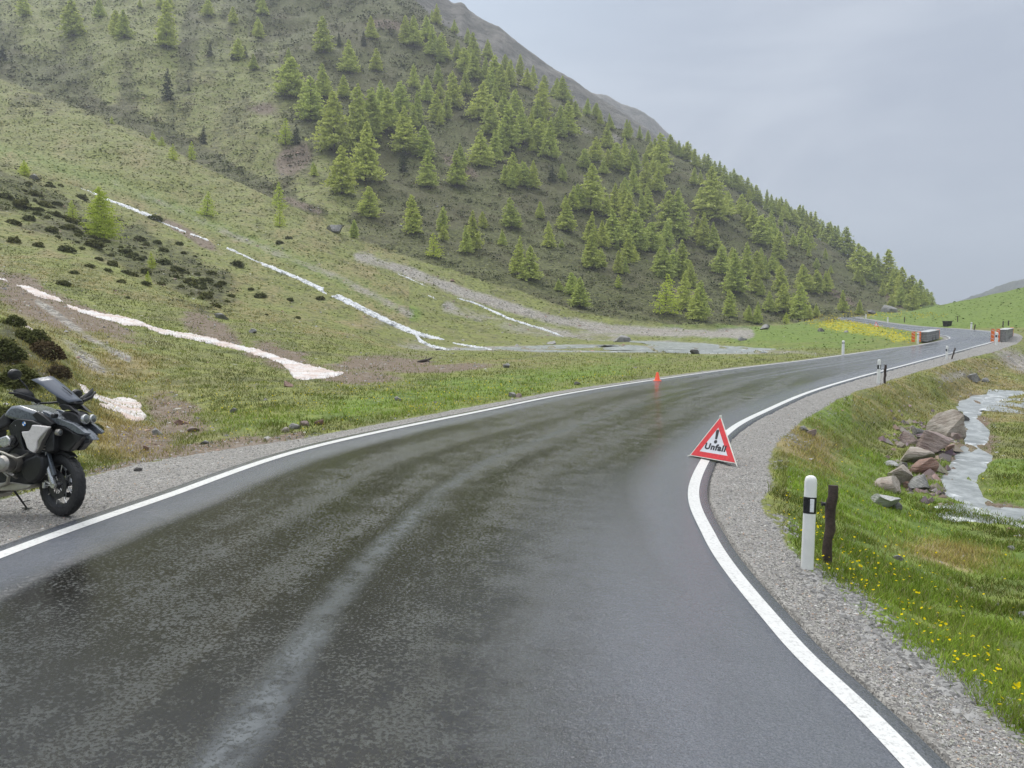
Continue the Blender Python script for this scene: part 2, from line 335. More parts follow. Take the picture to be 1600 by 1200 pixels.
# surface masks (where the ground itself is soil, scree, brush, dry moss ...)
def ell(px, py, cx, cy, rx, ry, rot=0):
    c_, s_ = math.cos(R(rot)), math.sin(R(rot)); dx = px - cx; dy = py - cy
    return np.clip(1.35 - np.hypot((dx * c_ + dy * s_) / rx, (-dx * s_ + dy * c_) / ry), 0, 1)
def band(px, py, pts, wdt):
    d, _ = poly_dist(px, py, pts); return np.clip(1.4 - d / wdt, 0, 1)
def masks(px, py, d, E, SW, x, y):
    n1 = fbm(x / (1 + d * .03), y / (1 + d * .03), 4, 55)
    near = (d < 60)
    dirt = np.zeros(px.shape)
    for a in ((440,560,70,26,22),(330,515,60,18,22),(600,568,90,16,0),(560,590,70,12,0),(60,470,110,30,25),(150,500,90,16,25),(275,655,60,34,20),(230,690,60,30,15),(330,700,110,16,-5),(700,575,90,7,-3)):
        dirt = np.maximum(dirt, ell(px, py, *a) * (d < 75))
    for a in ((410,170,28,16,0),(455,250,22,40,70),(715,258,40,10,30),(600,38,34,9,5),(300,370,60,8,30),(470,320,40,8,20),(1400,470,34,14,30),(1080,460,40,8,10),(1300,455,60,6,30)):
        dirt = np.maximum(dirt, ell(px, py, *a) * (d > 75) * .85)
    scree = np.zeros(px.shape)
    scree = np.maximum(scree, band(px, py, [(560,400),(640,425),(740,462),(850,496),(950,514),(1050,520),(1170,521)], 9) * (d > 95))
    scree = np.maximum(scree, band(px, py, [(700,480),(800,512),(880,522),(960,524)], 10) * (d > 95) * .7)
    scree = np.maximum(scree, .5 * band(px, py, [(180,285),(300,340),(420,390),(540,440),(640,490)], 7) * (d > 90))
    scree = np.maximum(scree, .45 * ell(px, py, 620, 515, 50, 16, 20) * (d > 50)); dirt = np.maximum(dirt, .9 * band(px, py, [(140,738),(250,714),(330,702),(410,690),(470,680)], 6) * (d < 30))
    scree = np.maximum(scree, ell(px, py, 915, 203, 24, 7, 28) * (d > 300)); scree = np.maximum(scree, ell(px, py, 960, 215, 16, 6, 28) * (d > 300))
    scree = np.maximum(scree, .9 * ell(px, py, 130, 555, 50, 12, 40) * (d < 40))
    scree = np.maximum(scree, ell(px, py, 1590, 562, 40, 17, 20) * (d > 55) * (d < 95))
    scree = np.maximum(scree, .6 * ell(px, py, 1480, 590, 60, 9, -12) * (d < 60) * (d > 30))
    scree = np.maximum(scree, .8 * band(px, py, [(200,560),(140,530),(60,470)], 6) * (d < 60))
    fs = np.clip((d - 150) / 40, 0, 1) * np.clip((px - (430 - (py - 310) * .2)) / 160, 0, 1) * (py < 530)
    fl = np.interp(px, [400, 560, 700, 800, 900, 980, 1100, 1300, 1460], [230, 380, 425, 455, 490, 505, 512, 505, 480])
    shrub = np.clip((fl - py) / 12 + .2, 0, 1) * (d > 145) * np.clip((px - 380 + (320 - py) * .6) / 260, 0, 1) * .95
    shrub = np.maximum(shrub, (d > 230) * .45 * (px < 700))
    shrub = np.maximum(shrub, .8 * (d > 230) * ell(px, py, 60, 110, 130, 30, 28)); shrub = np.maximum(shrub, .95 * (d > 205) * band(px, py, [(-40,95),(0,110),(120,152),(250,207),(340,257),(430,302),(500,338)], 15)); shrub = shrub * (px < 1475)
    shrub = np.maximum(shrub, .7 * (d > 60) * (d < 170) * band(px, py, [(0,290),(120,350),(260,410),(330,450)], 42))
    shrub = np.maximum(shrub, 1.0 * (d < 30) * ell(px, py, 30, 560, 75, 60, 35))
    dry = .9 * (d < 30) * ell(px, py, 190, 680, 100, 45, 15)
    dry = np.maximum(dry, .55 * ell(px, py, 130, 560, 160, 80, 25) * (d < 50)); dry = np.maximum(dry, .6 * ell(px, py, 350, 445, 40, 20, 20) * (d < 110))
    dry = np.maximum(dry, .45 * ell(px, py, 300, 120, 60, 15, 10) * (d > 200)); dry = np.maximum(dry, .6 * ell(px, py, 1260, 700, 90, 40, 20) * (d < 30))
    dry = np.maximum(dry, .7 * ell(px, py, 1480, 870, 120, 22, 10) * (d < 16)); dry = np.maximum(dry, .5 * (px > 1330) * (py < 660) * (py > 560) * (d > 24) * (d < 66))
    dry = np.maximum(dry, .35 * (d > 60) * (d < 320) * (px < 640)); dry = np.maximum(dry, .45 * ell(px, py, 780, 568, 160, 9, 0) * (d < 90))
    lush = .9 * ell(px, py, 1250, 520, 260, 28, 0) * (d > 60) * (d < 190); lush = np.maximum(lush, 1.0 * (px > 1360) * (py < 512) * (d > 100))
    lush = np.maximum(lush, .8 * ell(px, py, 700, 615, 360, 26, -8) * (d < 60)); lush = np.maximum(lush, .75 * (px > 1230) * (py > 700) * (d < 22))
    lush = np.maximum(lush, .6 * band(px, py, [(0,235),(200,290),(330,350),(480,415),(640,490)], 16) * (d > 100)); lush = np.maximum(lush, .5 * ell(px, py, 1300, 640, 160, 60, 0) * (d < 60))
    wv_ = np.minimum(poly_dist(x, y, BV)[0] - 4, np.minimum(poly_dist(x, y, BV2)[0] - 2, poly_dist(x, y, BV3)[0] - 3)); scree = np.maximum(scree, .75 * np.exp(-np.clip(wv_, 0, 50) / 2.2) * (d > 50)); dirt = np.maximum(dirt, .55 * np.exp(-np.clip(poly_dist(x, y, BR)[0] - .45, 0, 50) / .35) * (d < 50))
    gravel = np.clip(1.0 - (E - SW) / .25 - .5 + n1 * .5, 0, 1)
    yel = .9 * ell(px, py, 1340, 512, 75, 12, 8) * (d > 100); yel = np.maximum(yel, .8 * ell(px, py, 1380, 520, 60, 12, 15) * (d > 80)); yel = np.maximum(yel, .55 * ell(px, py, 1390, 494, 70, 5, 0) * (d > 150))
    return dirt, scree, shrub, dry, lush, gravel, yel
mk = masks(PXG, PYT, GY, E, SW, GX, GY)
EN = fbm(GX / (1 + GY * .02), GY / (1 + GY * .02), 3, 91) * .5
mk = [np.clip(m + np.where(m > 0.02, EN * .9, 0), 0, 1) for m in mk]
nu, nl = len(UA), len(LA); Vt = np.stack([GX.ravel(), GY.ravel(), GZ.ravel()], 1)
ii = np.arange(nl * nu).reshape(nl, nu); Ft = np.stack([ii[:-1, :-1].ravel(), ii[:-1, 1:].ravel(), ii[1:, 1:].ravel(), ii[1:, :-1].ravel()], 1)
me = np_mesh('terrain', Vt, Ft, True)
vcol(me, 'ma', np.stack([mk[0].ravel(), mk[1].ravel(), mk[2].ravel(), mk[3].ravel()], 1))
vcol(me, 'mb', np.stack([mk[4].ravel(), mk[5].ravel(), mk[6].ravel(), np.zeros(nu * nl)], 1))

def mat(name):
    m = bpy.data.materials.new(name); m.use_nodes = True; return m, NT(m.node_tree)
def finish(m, q, **kw):
    b = q.add('ShaderNodeBsdfPrincipled', **kw); q.l.new(b.outputs[0], q.add('ShaderNodeOutputMaterial').inputs[0]); return m
def bump(q, h, dist, st=1.0):
    return q.add('ShaderNodeBump', Height=h, Distance=dist, Strength=st).outputs[0]
def simple(name, col, rough=.5, metal=0.0, var=.15, scale=12, bmp=0.0, coat=0.0, spec=.5):
    m, q = mat(name); o = q.add('ShaderNodeTexCoord').outputs['Object']; nn = q.noise(o, scale, 4, .65)
    c = q.mix(q.ramp(nn, .3, .7), tuple(k * (1 - var) for k in col), tuple(min(1, k * (1 + var)) for k in col))
    kw = dict(Base__Color=c, Roughness=q.ramp(q.noise(o, scale * 2.3, 3), .2, .8, rough * .8, min(1, rough * 1.2)), Metallic=metal)
    if bmp: kw['Normal'] = bump(q, q.noise(o, scale * 4, 4), bmp)
    if coat: kw['Coat__Weight'] = coat
    kw['Specular__IOR__Level'] = spec
    return finish(m, q, **kw)

# terrain material
tm, q = mat('terrain_ground'); geo = q.add('ShaderNodeNewGeometry').outputs['Position']
A_ = q.add('ShaderNodeVertexColor', _layer_name='ma'); B_ = q.add('ShaderNodeVertexColor', _layer_name='mb')
sa = q.add('ShaderNodeSeparateColor', i0=A_.outputs[0]); sb = q.add('ShaderNodeSeparateColor', i0=B_.outputs[0])
n_f = q.noise(geo, 9, 5, .7); n_m = q.noise(geo, 1.6, 5, .65); n_l = q.noise(geo, .22, 5, .6); n_x = q.noise(geo, .05, 4, .6)
g = q.mix(q.ramp(n_m, .36, .62), (.078, .10, .018), (.19, .21, .042))
g = q.mix(q.ramp(n_l, .42, .66, 0, .55), g, (.15, .13, .06))
g = q.mix(q.ramp(n_f, .35, .7, 0, .45), g, (.22, .225, .095))
lushc = q.mix(q.ramp(n_m, .35, .68), (.085, .135, .02), (.175, .24, .04))
lushc = q.mix(q.ramp(n_f, .4, .7, 0, .35), lushc, (.08, .12, .025))
def blend(q, f, noise, base, c, soft=.22):
    k = q.math('ADD', f, q.math('MULTIPLY', q.math('SUBTRACT', noise, .5), 1.1)); return q.mix(q.ramp(k, .5 - soft, .5 + soft), base, c)
c = blend(q, sb.outputs[0], n_l, g, lushc, .35)
dryc = q.mix(q.ramp(n_m, .3, .65), (.12, .095, .04), (.26, .215, .10)); c = blend(q, A_.outputs[1], n_m, c, dryc, .3)
ctr = q.mulv(geo, (.45, .45, 1.5))
brush = q.mix(q.ramp(q.noise(ctr, 2.6, 5, .7), .35, .66), (.028, .033, .010), (.145, .155, .045))
brush = q.mix(q.ramp(n_x, .4, .65, 0, .4), brush, (.075, .058, .036))
terr = q.ramp(q.noise(ctr, .9, 5, .65), .52, .64); c = q.mix(q.math('MULTIPLY', terr, q.math('MULTIPLY', q.math('SUBTRACT', 1.0, sb.outputs[0]), .55)), c, (.062, .07, .028))
c = blend(q, sa.outputs[2], q.noise(ctr, .62, 6, .68), c, brush, .12)
dc = q.mix(q.ramp(n_f, .3, .7), (.085, .058, .036), (.21, .165, .12)); dc = q.mix(q.ramp(n_m, .5, .7, 0, .5), dc, (.24, .21, .18))
c = blend(q, sa.outputs[0], n_m, c, dc, .2)
vo = q.add('ShaderNodeTexVoronoi', Vector=geo, Scale=4.5, Randomness=1.0)
sc = q.mix(q.ramp(q.add('ShaderNodeSeparateColor', i0=vo.outputs['Color']).outputs[0], .0, 1.0), (.13, .122, .105), (.34, .32, .28))
sc = q.mix(q.ramp(n_l, .45, .7, 0, .3), sc, (.2, .15, .12))
c = blend(q, q.math('MULTIPLY', sa.outputs[1], .82), q.noise(geo, .8, 6, .75), c, sc, .3)
# small pale stones and dark tussock gaps everywhere on the slopes
vs_ = q.add('ShaderNodeTexVoronoi', Vector=geo, Scale=1.1, Randomness=1.0)
st = q.math('MULTIPLY', q.ramp(vs_.outputs['Distance'], .16, .10), q.ramp(q.add('ShaderNodeSeparateColor', i0=vs_.outputs['Color']).outputs[1], .80, .86))
st = q.math('MULTIPLY', st, q.math('SUBTRACT', 1.0, q.math('MULTIPLY', sb.outputs[0], .75)))
c = q.mix(st, c, (.36, .35, .31))
yv = q.add('ShaderNodeTexVoronoi', Vector=geo, Scale=1.6).outputs['Distance']
c = q.mix(q.math('MULTIPLY', q.ramp(q.math('ADD', sb.outputs[2], q.math('MULTIPLY', q.math('SUBTRACT', q.noise(geo, .4, 5, .7), .5), 1.4)), .45, .75), q.ramp(yv, .75, .3)), c, (.38, .36, .035))
vg = q.add('ShaderNodeTexVoronoi', Vector=geo, Scale=55, Randomness=1.0)
gc = q.mix(q.ramp(q.add('ShaderNodeSeparateColor', i0=vg.outputs['Color']).outputs[0], .0, 1.0), (.10, .096, .09), (.36, .345, .315))
gc = q.mix(q.ramp(n_m, .35, .7, 0, .5), gc, (.17, .16, .145))
k = q.math('ADD', sb.outputs[1], q.math('MULTIPLY', q.math('SUBTRACT', n_f, .5), .5)); gk = q.ramp(k, .35, .6)
c = q.mix(gk, c, gc)
hh = q.math('ADD', q.math('MULTIPLY', n_f, .035), q.math('MULTIPLY', n_m, .22)); hh = q.math('ADD', hh, q.math('MULTIPLY', q.noise(geo, .55, 6, .68), q.math('MULTIPLY', sa.outputs[2], 1.3)))
hh = q.math('ADD', hh, q.math('MULTIPLY', vg.outputs['Distance'], q.math('MULTIPLY', gk, .012)))
finish(tm, q, Base__Color=c, Roughness=q.math('SUBTRACT', .85, q.math('MULTIPLY', gk, .25)), Normal=bump(q, hh, 1.0, .8), Specular__IOR__Level=.3)
tag(link('ground', me, None, tm), kind='structure')

# a wide plain under and around everything, reaching the horizon
gm, q = mat('far_ground'); geo = q.add('ShaderNodeNewGeometry').outputs['Position']
finish(gm, q, Base__Color=q.mix(q.noise(geo, .02, 5), (.05, .07, .025), (.11, .13, .05)), Roughness=.9)
a = 3500; me = np_mesh('valley_floor', [(-a, -a, -9), (a, -a, -9), (a, a, -9), (-a, a, -9)], [(0, 1, 2, 3)]); tag(link('valley_floor', me, None, gm), kind='structure')
# ground behind and beside the photographer
bx, by = np.meshgrid(np.linspace(-60, 60, 121), np.linspace(-50, 2.75, 50)); e_, s_, z_, i_ = road_coord(bx, by)
bz = z_.reshape(bx.shape) - .12 - np.clip(e_.reshape(bx.shape) - 1, 0, 60) * np.where(s_.reshape(bx.shape) > 0, .12, -.15)
bz = np.clip(bz, -2, 9); i2 = np.arange(bx.size).reshape(bx.shape)
me = np_mesh('rear_ground', np.stack([bx.ravel(), by.ravel(), bz.ravel()], 1), np.stack([i2[:-1, :-1].ravel(), i2[:-1, 1:].ravel(), i2[1:, 1:].ravel(), i2[1:, :-1].ravel()], 1), True)
tag(link('verge', me, None, gm), kind='structure')

# ------------------------------------------------------------ road, white lines
TX = np.array([-.035, 0, .06, .15, .25, .35, .42, .47, .5, .53, .58, .65, .75, .85, .94, 1.0, 1.03])
def road_pt(tt, i): return RL[i] + RDIR[i] * tt
V = []; UV = []
crown = lambda t: .0
for i in range(len(RC)):
    for tt in TX:
        if tt < 0: tt2 = -.22 / RWID[i]
        elif tt > 1: tt2 = 1 + .20 / RWID[i]
        else: tt2 = tt
        p = road_pt(tt2, i); V.append(p); UV.append((tt2 * RWID[i], RS[i]))
m_ = len(TX); F = [(i * m_ + j, i * m_ + j + 1, (i + 1) * m_ + j + 1, (i + 1) * m_ + j) for i in range(len(RC) - 1) for j in range(m_ - 1)]
# skirts down to the gravel
nV = len(V)
for i in range(len(RC)):
    for j in (0, m_ - 1): V.append(V[i * m_ + j] - np.array([0, 0, .12])); UV.append(UV[i * m_ + j])
for i in range(len(RC) - 1):
    F.append((nV + i * 2, i * m_, (i + 1) * m_, nV + i * 2 + 2)); F.append((i * m_ + m_ - 1, nV + i * 2 + 1, nV + i * 2 + 3, (i + 1) * m_ + m_ - 1))
me = np_mesh('road', V, F, True)
uvl = me.uv_layers.new(name='rd'); li = np.empty(len(me.loops), np.int32); me.loops.foreach_get('vertex_index', li); uvl.data.foreach_set('uv', np.array(UV, np.float32)[li].ravel())
vcol(me, 'acr', np.stack([np.array(UV)[:, 0] / np.interp(np.array(UV)[:, 1], RS, RWID)] * 3, 1))
rm, q = mat('wet_asphalt'); geo = q.add('ShaderNodeNewGeometry').outputs['Position']; uv = q.add('ShaderNodeUVMap', _uv_map='rd').outputs[0]
acr = q.add('ShaderNodeSeparateColor', i0=q.add('ShaderNodeVertexColor', _layer_name='acr').outputs[0]).outputs[0]
wob = q.math('ADD', acr, q.math('MULTIPLY', q.math('SUBTRACT', q.noise(uv, .9, 5, .7), .5), .035))
lo = q.mulv(uv, (1.6, .12, 1))
streak = q.noise(lo, 1.3, 5, .65)
# worn, smooth edge strips and the poured centre seam
edge = q.math('MAXIMUM', q.ramp(wob, .13, .06), q.ramp(wob, .80, .93))
seamw = q.math('ABSOLUTE', q.math('SUBTRACT', wob, .475)); seam = q.math('MULTIPLY', q.ramp(q.math('ADD', seamw, q.math('MULTIPLY', q.math('SUBTRACT', q.noise(geo, 7, 5, .75), .5), .05)), .032, .004), q.ramp(q.noise(uv, .35, 4), .2, .5, .55, 1.0))
fine = q.noise(geo, 75, 3, .7); grit = q.noise(geo, 320, 2, .7); pat = q.noise(geo, 2.2, 6, .7)
rough_a = q.ramp(q.math('ADD', q.math('MULTIPLY', pat, .55), q.math('MULTIPLY', streak, .45)), .40, .60)   # 0 film of water, 1 open grain
grain = q.math('MULTIPLY', rough_a, q.math('SUBTRACT', 1.0, q.math('MAXIMUM', q.math('MULTIPLY', edge, .8), q.math('MULTIPLY', seam, .9))))
gy = q.add('ShaderNodeSeparateXYZ', i0=geo).outputs[1]
smooth_sheen_r = q.math('MULTIPLY', q.ramp(q.math('ADD', acr, q.math('MULTIPLY', q.math('SUBTRACT', pat, .5), .25)), .60, .86), q.ramp(gy, 15, 5))  # near right lane: mask for smooth asphalt and its painted sky sheen
smooth_sheen = q.math('MAXIMUM', edge, smooth_sheen_r)
tracks = q.noise(q.mulv(uv, (1.0, .05, 1)), 1.25, 3, .5)
dens = q.ramp(q.math('ADD', q.math('MULTIPLY', pat, .45), q.math('MULTIPLY', tracks, .55)), .40, .62)
spk = q.noise(geo, 36, 4, .74)
thr = q.add('ShaderNodeMix', i0=dens, i2=.57, i3=.435).outputs[0]
over = q.math('SUBTRACT', spk, thr); spm = q.ramp(over, 0, .06)
base = q.mix(q.ramp(fine, .35, .65), (.007, .0065, .005), (.022, .020, .015))
base = q.mix(q.math('MULTIPLY', q.ramp(tracks, .5, .62), .5), base, (.026, .022, .012))
base = q.mix(q.math('MULTIPLY', spm, .8), base, (.185, .194, .19))
base = q.mix(q.math('MULTIPLY', smooth_sheen, .85), base, q.mix(q.ramp(fine, .4, .6), (.12, .131, .158), (.18, .194, .225)))  # smooth strips and right lane: bluish sky sheen put into the base colour
base = q.mix(q.math('MULTIPLY', q.ramp(gy, 16, 48), q.ramp(streak, .3, .6, .35, .85)), base, (.085, .089, .093))  # farther road paler: bright sky reflection painted into the colour by distance
seamk = q.math('MULTIPLY', seam, q.ramp(q.noise(geo, 3.5, 5, .75), .36, .56, .25, 1.0))
base = q.mix(seamk, base, (.115, .124, .128)); base = q.mix(q.ramp(grit, .66, .74, 0, .45), base, (.15, .145, .135))
rgh = q.add('ShaderNodeMix', i0=q.math('MAXIMUM', spm, q.math('MAXIMUM', seamk, q.math('MULTIPLY', smooth_sheen, .4))), i2=.06, i3=.17).outputs[0]; rgh = q.math('ADD', rgh, q.math('MULTIPLY', q.ramp(gy, 18, 50), .17))
calm_ = q.math('SUBTRACT', 1.0, q.math('MULTIPLY', smooth_sheen, .8)); far_flat = q.ramp(gy, 15, 60)  # far factor only flattens the bump with distance, for a clearer sky reflection
bh = q.math('MULTIPLY', q.math('MAXIMUM', over, 0.0), q.math('MULTIPLY', calm_, .06))
bh = q.math('ADD', bh, q.math('MULTIPLY', spk, q.math('ADD', .0012, q.math('MULTIPLY', smooth_sheen, .019))))
bh = q.math('ADD', bh, q.math('MULTIPLY', fine, q.math('ADD', .0006, q.math('MULTIPLY', smooth_sheen, .0022))))
bh = q.math('ADD', bh, q.math('MULTIPLY', q.noise(geo, 16, 3, .6), q.math('MULTIPLY', smooth_sheen, .018)))
bn = bump(q, bh, 1.0, q.add('ShaderNodeMix', i0=far_flat, i2=1.0, i3=.4).outputs[0])
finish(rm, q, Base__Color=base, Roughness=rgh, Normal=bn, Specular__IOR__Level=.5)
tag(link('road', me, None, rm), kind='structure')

lm, q = mat('line_paint'); geo = q.add('ShaderNodeNewGeometry').outputs['Position']
finish(lm, q, Base__Color=q.mix(q.ramp(q.noise(geo, 26, 6, .8), .36, .50), (.36, .36, .345), q.mix(q.noise(geo, 3, 4), (.52, .52, .50), (.66, .66, .645))), Roughness=.42, Normal=bump(q, q.noise(geo, 110, 3), .003))
def line_strip(tcen, name, w0, far=1.0):
    V = []
    for i in range(len(RC)):
        d = np.hypot(*RC[i, :2]); ww = w0 * np.interp(d, [0, 12, 60, 120, 200], [1, 1, 1.25, 1.5, 1.7])
        for s in (-1, 1):
            p = road_pt(tcen + s * ww / 2 / RWID[i], i).copy(); p[2] += .004 + d * .0002; V.append(p)
    F = [(2 * i, 2 * i + 1, 2 * i + 3, 2 * i + 2) for i in range(len(RC) - 1)]
    tag(link(name, np_mesh(name, V, F), None, lm), kind='structure')
line_strip(0, 'left_edge_line', .155); line_strip(1, 'right_edge_line', .165)
# ------------------------------------------------------------ far ridges
def hitv(pxs, pys):
    "vectorised first hit for a pixel lattice pxs x pys -> (len(pxs), len(pys), 3)"
    out = np.full((len(pxs), len(pys), 3), np.nan)
    for a, px in enumerate(pxs):
        u, t = ut(px, np.asarray(pys)); u0 = float(np.mean(u)); zz = hgt(u0 * YA, YA); cm = np.maximum.accumulate((zz - H) / YA)
        for b in range(len(pys)):
            i = np.searchsorted(cm, t[b])
            if i <= 0 or i >= len(YA): continue
            t0_, t1_ = (zz[i - 1] - H) / YA[i - 1], (zz[i] - H) / YA[i]; k = np.clip((t[b] - t0_) / (t1_ - t0_ + 1e-9), 0, 1)
            d = YA[i - 1] + (YA[i] - YA[i - 1]) * k; out[a, b] = (u0 * d, d, H + t[b] * d)
    return out
def ridge(name, crest, mt, amp, seed, run=300, slope=.8, n=260, m=70):
    K = catmull([P(*c) for c in crest], max(2, n // (len(crest) - 1))); nn = len(K); V = []
    for j in range(-12, m):
        s = (j / m) * run if j >= 0 else j / 12 * run * .6
        for p in K:
            dirn = np.array([-p[0], -p[1], 0]) / math.hypot(p[0], p[1]); q_ = p + dirn * s; q_[2] = p[2] - slope * abs(s); V.append(q_)
    V = np.array(V); k = np.minimum(1, np.abs(np.repeat(np.arange(-12, m), nn)) / 6 + .28)
    V[:, 2] += (fbm(V[:, 0] / 60, V[:, 1] / 60, 5, seed, .6) * amp + np.abs(fbm(V[:, 0] / 14, V[:, 1] / 14, 4, seed + 5, .6)) * amp * .5) * k
    ii = np.arange(len(V)).reshape(m + 12, nn)
    me = np_mesh(name, V, np.stack([ii[:-1, :-1].ravel(), ii[:-1, 1:].ravel(), ii[1:, 1:].ravel(), ii[1:, :-1].ravel()], 1), True)
    return tag(link(name, me, None, mt), kind='structure')
rk, q = mat('ridge_rock'); geo = q.add('ShaderNodeNewGeometry').outputs['Position']
n1 = q.noise(q.mulv(geo, (1, 1, 2.2)), .05, 7, .7); n2 = q.noise(geo, .25, 5, .7)
c = q.mix(q.ramp(n1, .38, .6), (.10, .098, .085), (.20, .185, .165)); c = q.mix(q.ramp(n2, .5, .68, 0, .7), c, (.085, .09, .055))
finish(rk, q, Base__Color=c, Roughness=.95, Normal=bump(q, n1, 9, .9))
hm, q = mat('far_hill_wood'); geo = q.add('ShaderNodeNewGeometry').outputs['Position']
finish(hm, q, Base__Color=q.mix(q.ramp(q.noise(geo, .06, 6, .7), .4, .6), (.03, .042, .03), (.06, .075, .045)), Roughness=1)
ridge('mountain_ridge', [(560,-140,640),(640,-60,640),(700,0,640),(722,6,645),(734,17,650),(756,31,652),(779,42,655),(801,59,658),(818,73,660),(838,87,664),(863,107,668),(897,127,674),(925,146,680),(975,178,690),(1020,210,700),(1090,260,720)], rk, 10, 41)
ridge('far_mountain_ridge', [(860,120,1150),(925,146,1150),(947,150,1160),(970,161,1170),(998,170,1180),(1020,184,1200),(1037,201,1210),(1080,245,1220)], rk, 14, 51)
ridge('distant_hills', [(1440,490,1500),(1480,478,1500),(1515,464,1510),(1540,456,1520),(1575,443,1530),(1600,435,1540),(1700,408,1560),(1850,370,1600)], hm, 20, 61, run=600, slope=.45)

# ------------------------------------------------------------ leaves and trees
def leafmat(name, c1, c2, rnd=.25, trans=.25, nsc=1.5):
    m, q = mat(name); oi = q.add('ShaderNodeObjectInfo').outputs['Random']; va = q.add('ShaderNodeVertexColor', _layer_name='lv').outputs[0]
    v = q.add('ShaderNodeSeparateColor', i0=va).outputs[0]
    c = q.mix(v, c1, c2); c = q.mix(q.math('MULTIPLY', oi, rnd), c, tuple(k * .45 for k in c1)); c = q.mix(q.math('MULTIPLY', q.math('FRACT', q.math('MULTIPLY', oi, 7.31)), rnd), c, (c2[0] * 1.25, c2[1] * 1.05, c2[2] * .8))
    b = q.add('ShaderNodeBsdfDiffuse', Color=c); t = q.add('ShaderNodeBsdfTranslucent', Color=c); mx = q.add('ShaderNodeMixShader', i0=trans); q.l.new(b.outputs[0], mx.inputs[1]); q.l.new(t.outputs[0], mx.inputs[2])
    q.l.new(mx.outputs[0], q.add('ShaderNodeOutputMaterial').inputs[0]); return m
def quads(Cn, size, rng, flat=.0, aspect=1.0):
    "random small leaf quads at centres Cn (n,3)"
    n = len(Cn); a = rng.normal(size=(n, 3)); a[:, 2] *= (1 - flat); a /= np.linalg.norm(a, axis=1)[:, None]
    b = rng.normal(size=(n, 3)); b[:, 2] *= (1 - flat); b -= a * (a * b).sum(1)[:, None]; b /= np.linalg.norm(b, axis=1)[:, None]
    s = (size * rng.uniform(.6, 1.3, n))[:, None] if np.ndim(size) == 0 else (size * rng.uniform(.6, 1.3, n))[:, None]
    V = np.stack([Cn - a * s - b * s * .45 * aspect, Cn + a * s * .2 - b * s * .7 * aspect, Cn + a * s + b * s * .3 * aspect, Cn - a * s * .1 + b * s * .7 * aspect], 1).reshape(-1, 3)
    return V, np.arange(n * 4).reshape(n, 4)
bark = simple('bark', (.10, .08, .065), .9, bmp=.02, var=.35, scale=6)
larchm = leafmat('larch_needles', (.34, .41, .12), (.60, .68, .20), .25, .36)
brightm = leafmat('young_larch_needles', (.36, .45, .07), (.60, .70, .12), .2)
pinem = leafmat('pine_needles', (.022, .038, .022), (.065, .09, .048), .2, .1)
def crown_mesh(seed, W, lev, nb, dense, q_s, low=.08, power=.8, droop=.25):
    rng = np.random.default_rng(seed); Cn = []; sh = []; limbs = MB()
    lean = rng.normal(0, .012, 2); bulge = rng.uniform(.55, .85)
    for li in range(lev):
        h = low + (1 - low) * (li + rng.uniform(-.3, .3)) / lev; h = min(max(h, low), .99)
        rad = W * min(1, (1 - h) ** power * 1.05 + .01) * (1 if h > .18 else bulge + .2)
        for b in range(max(3, int(nb * (1 - .5 * h)))):
            az = rng.uniform(0, 2 * math.pi); L = rad * rng.uniform(.55, 1.22)
            if rng.random() < .07: L *= 1.25
            if rng.random() < .12: continue
            m = max(2, int(dense * L / W) + 1); s = np.sqrt(rng.uniform(.03, 1, m)); up = rng.uniform(.02, .30) * (1 - .3 * h)
            zz = h + L * (up * s - droop * s * s) + rng.normal(0, .006, m)
            x = np.cos(az) * L * s + lean[0] * h + rng.normal(0, .10 * L, m); y = np.sin(az) * L * s + lean[1] * h + rng.normal(0, .10 * L, m)
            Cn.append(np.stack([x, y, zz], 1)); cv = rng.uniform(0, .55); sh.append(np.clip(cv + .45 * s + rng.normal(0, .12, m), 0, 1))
            if li % 3 == 0 and b % 2 == 0: limbs.tube([(0, 0, h), (math.cos(az) * L * .8, math.sin(az) * L * .8, h + L * (up * .8 - droop * .64))], [.006 * (1.1 - h), .0015], 4, False)
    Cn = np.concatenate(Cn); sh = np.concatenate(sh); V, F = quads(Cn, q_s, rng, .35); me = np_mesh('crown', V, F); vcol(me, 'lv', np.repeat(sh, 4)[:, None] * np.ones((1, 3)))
    tb = MB().tube([(0, 0, -.03), (.004, 0, .12), (lean[0] * .5, lean[1] * .5, .5), (lean[0], lean[1], .97)], [.021, .016, .010, .002], 7)
    tb.add(limbs.v, limbs.f); tm_ = bpy.data.meshes.new('trunk'); tm_.from_pydata(tb.v, [], tb.f); tm_.update(); tm_.materials.append(bark)
    return me, tm_
LARCH = []; BRIGHT = []; PINE = []
for k in range(9):
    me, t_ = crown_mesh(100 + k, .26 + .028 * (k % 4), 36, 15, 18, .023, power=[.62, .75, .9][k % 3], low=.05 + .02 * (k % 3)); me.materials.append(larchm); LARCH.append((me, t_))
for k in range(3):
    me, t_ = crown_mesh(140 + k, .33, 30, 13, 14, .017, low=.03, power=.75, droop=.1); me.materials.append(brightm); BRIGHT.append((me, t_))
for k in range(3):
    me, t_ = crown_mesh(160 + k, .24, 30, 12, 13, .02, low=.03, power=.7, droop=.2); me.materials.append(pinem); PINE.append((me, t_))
big, bt = crown_mesh(171, .40, 44, 20, 30, .0135, low=.05, power=.62, droop=.12); big.materials.append(brightm)
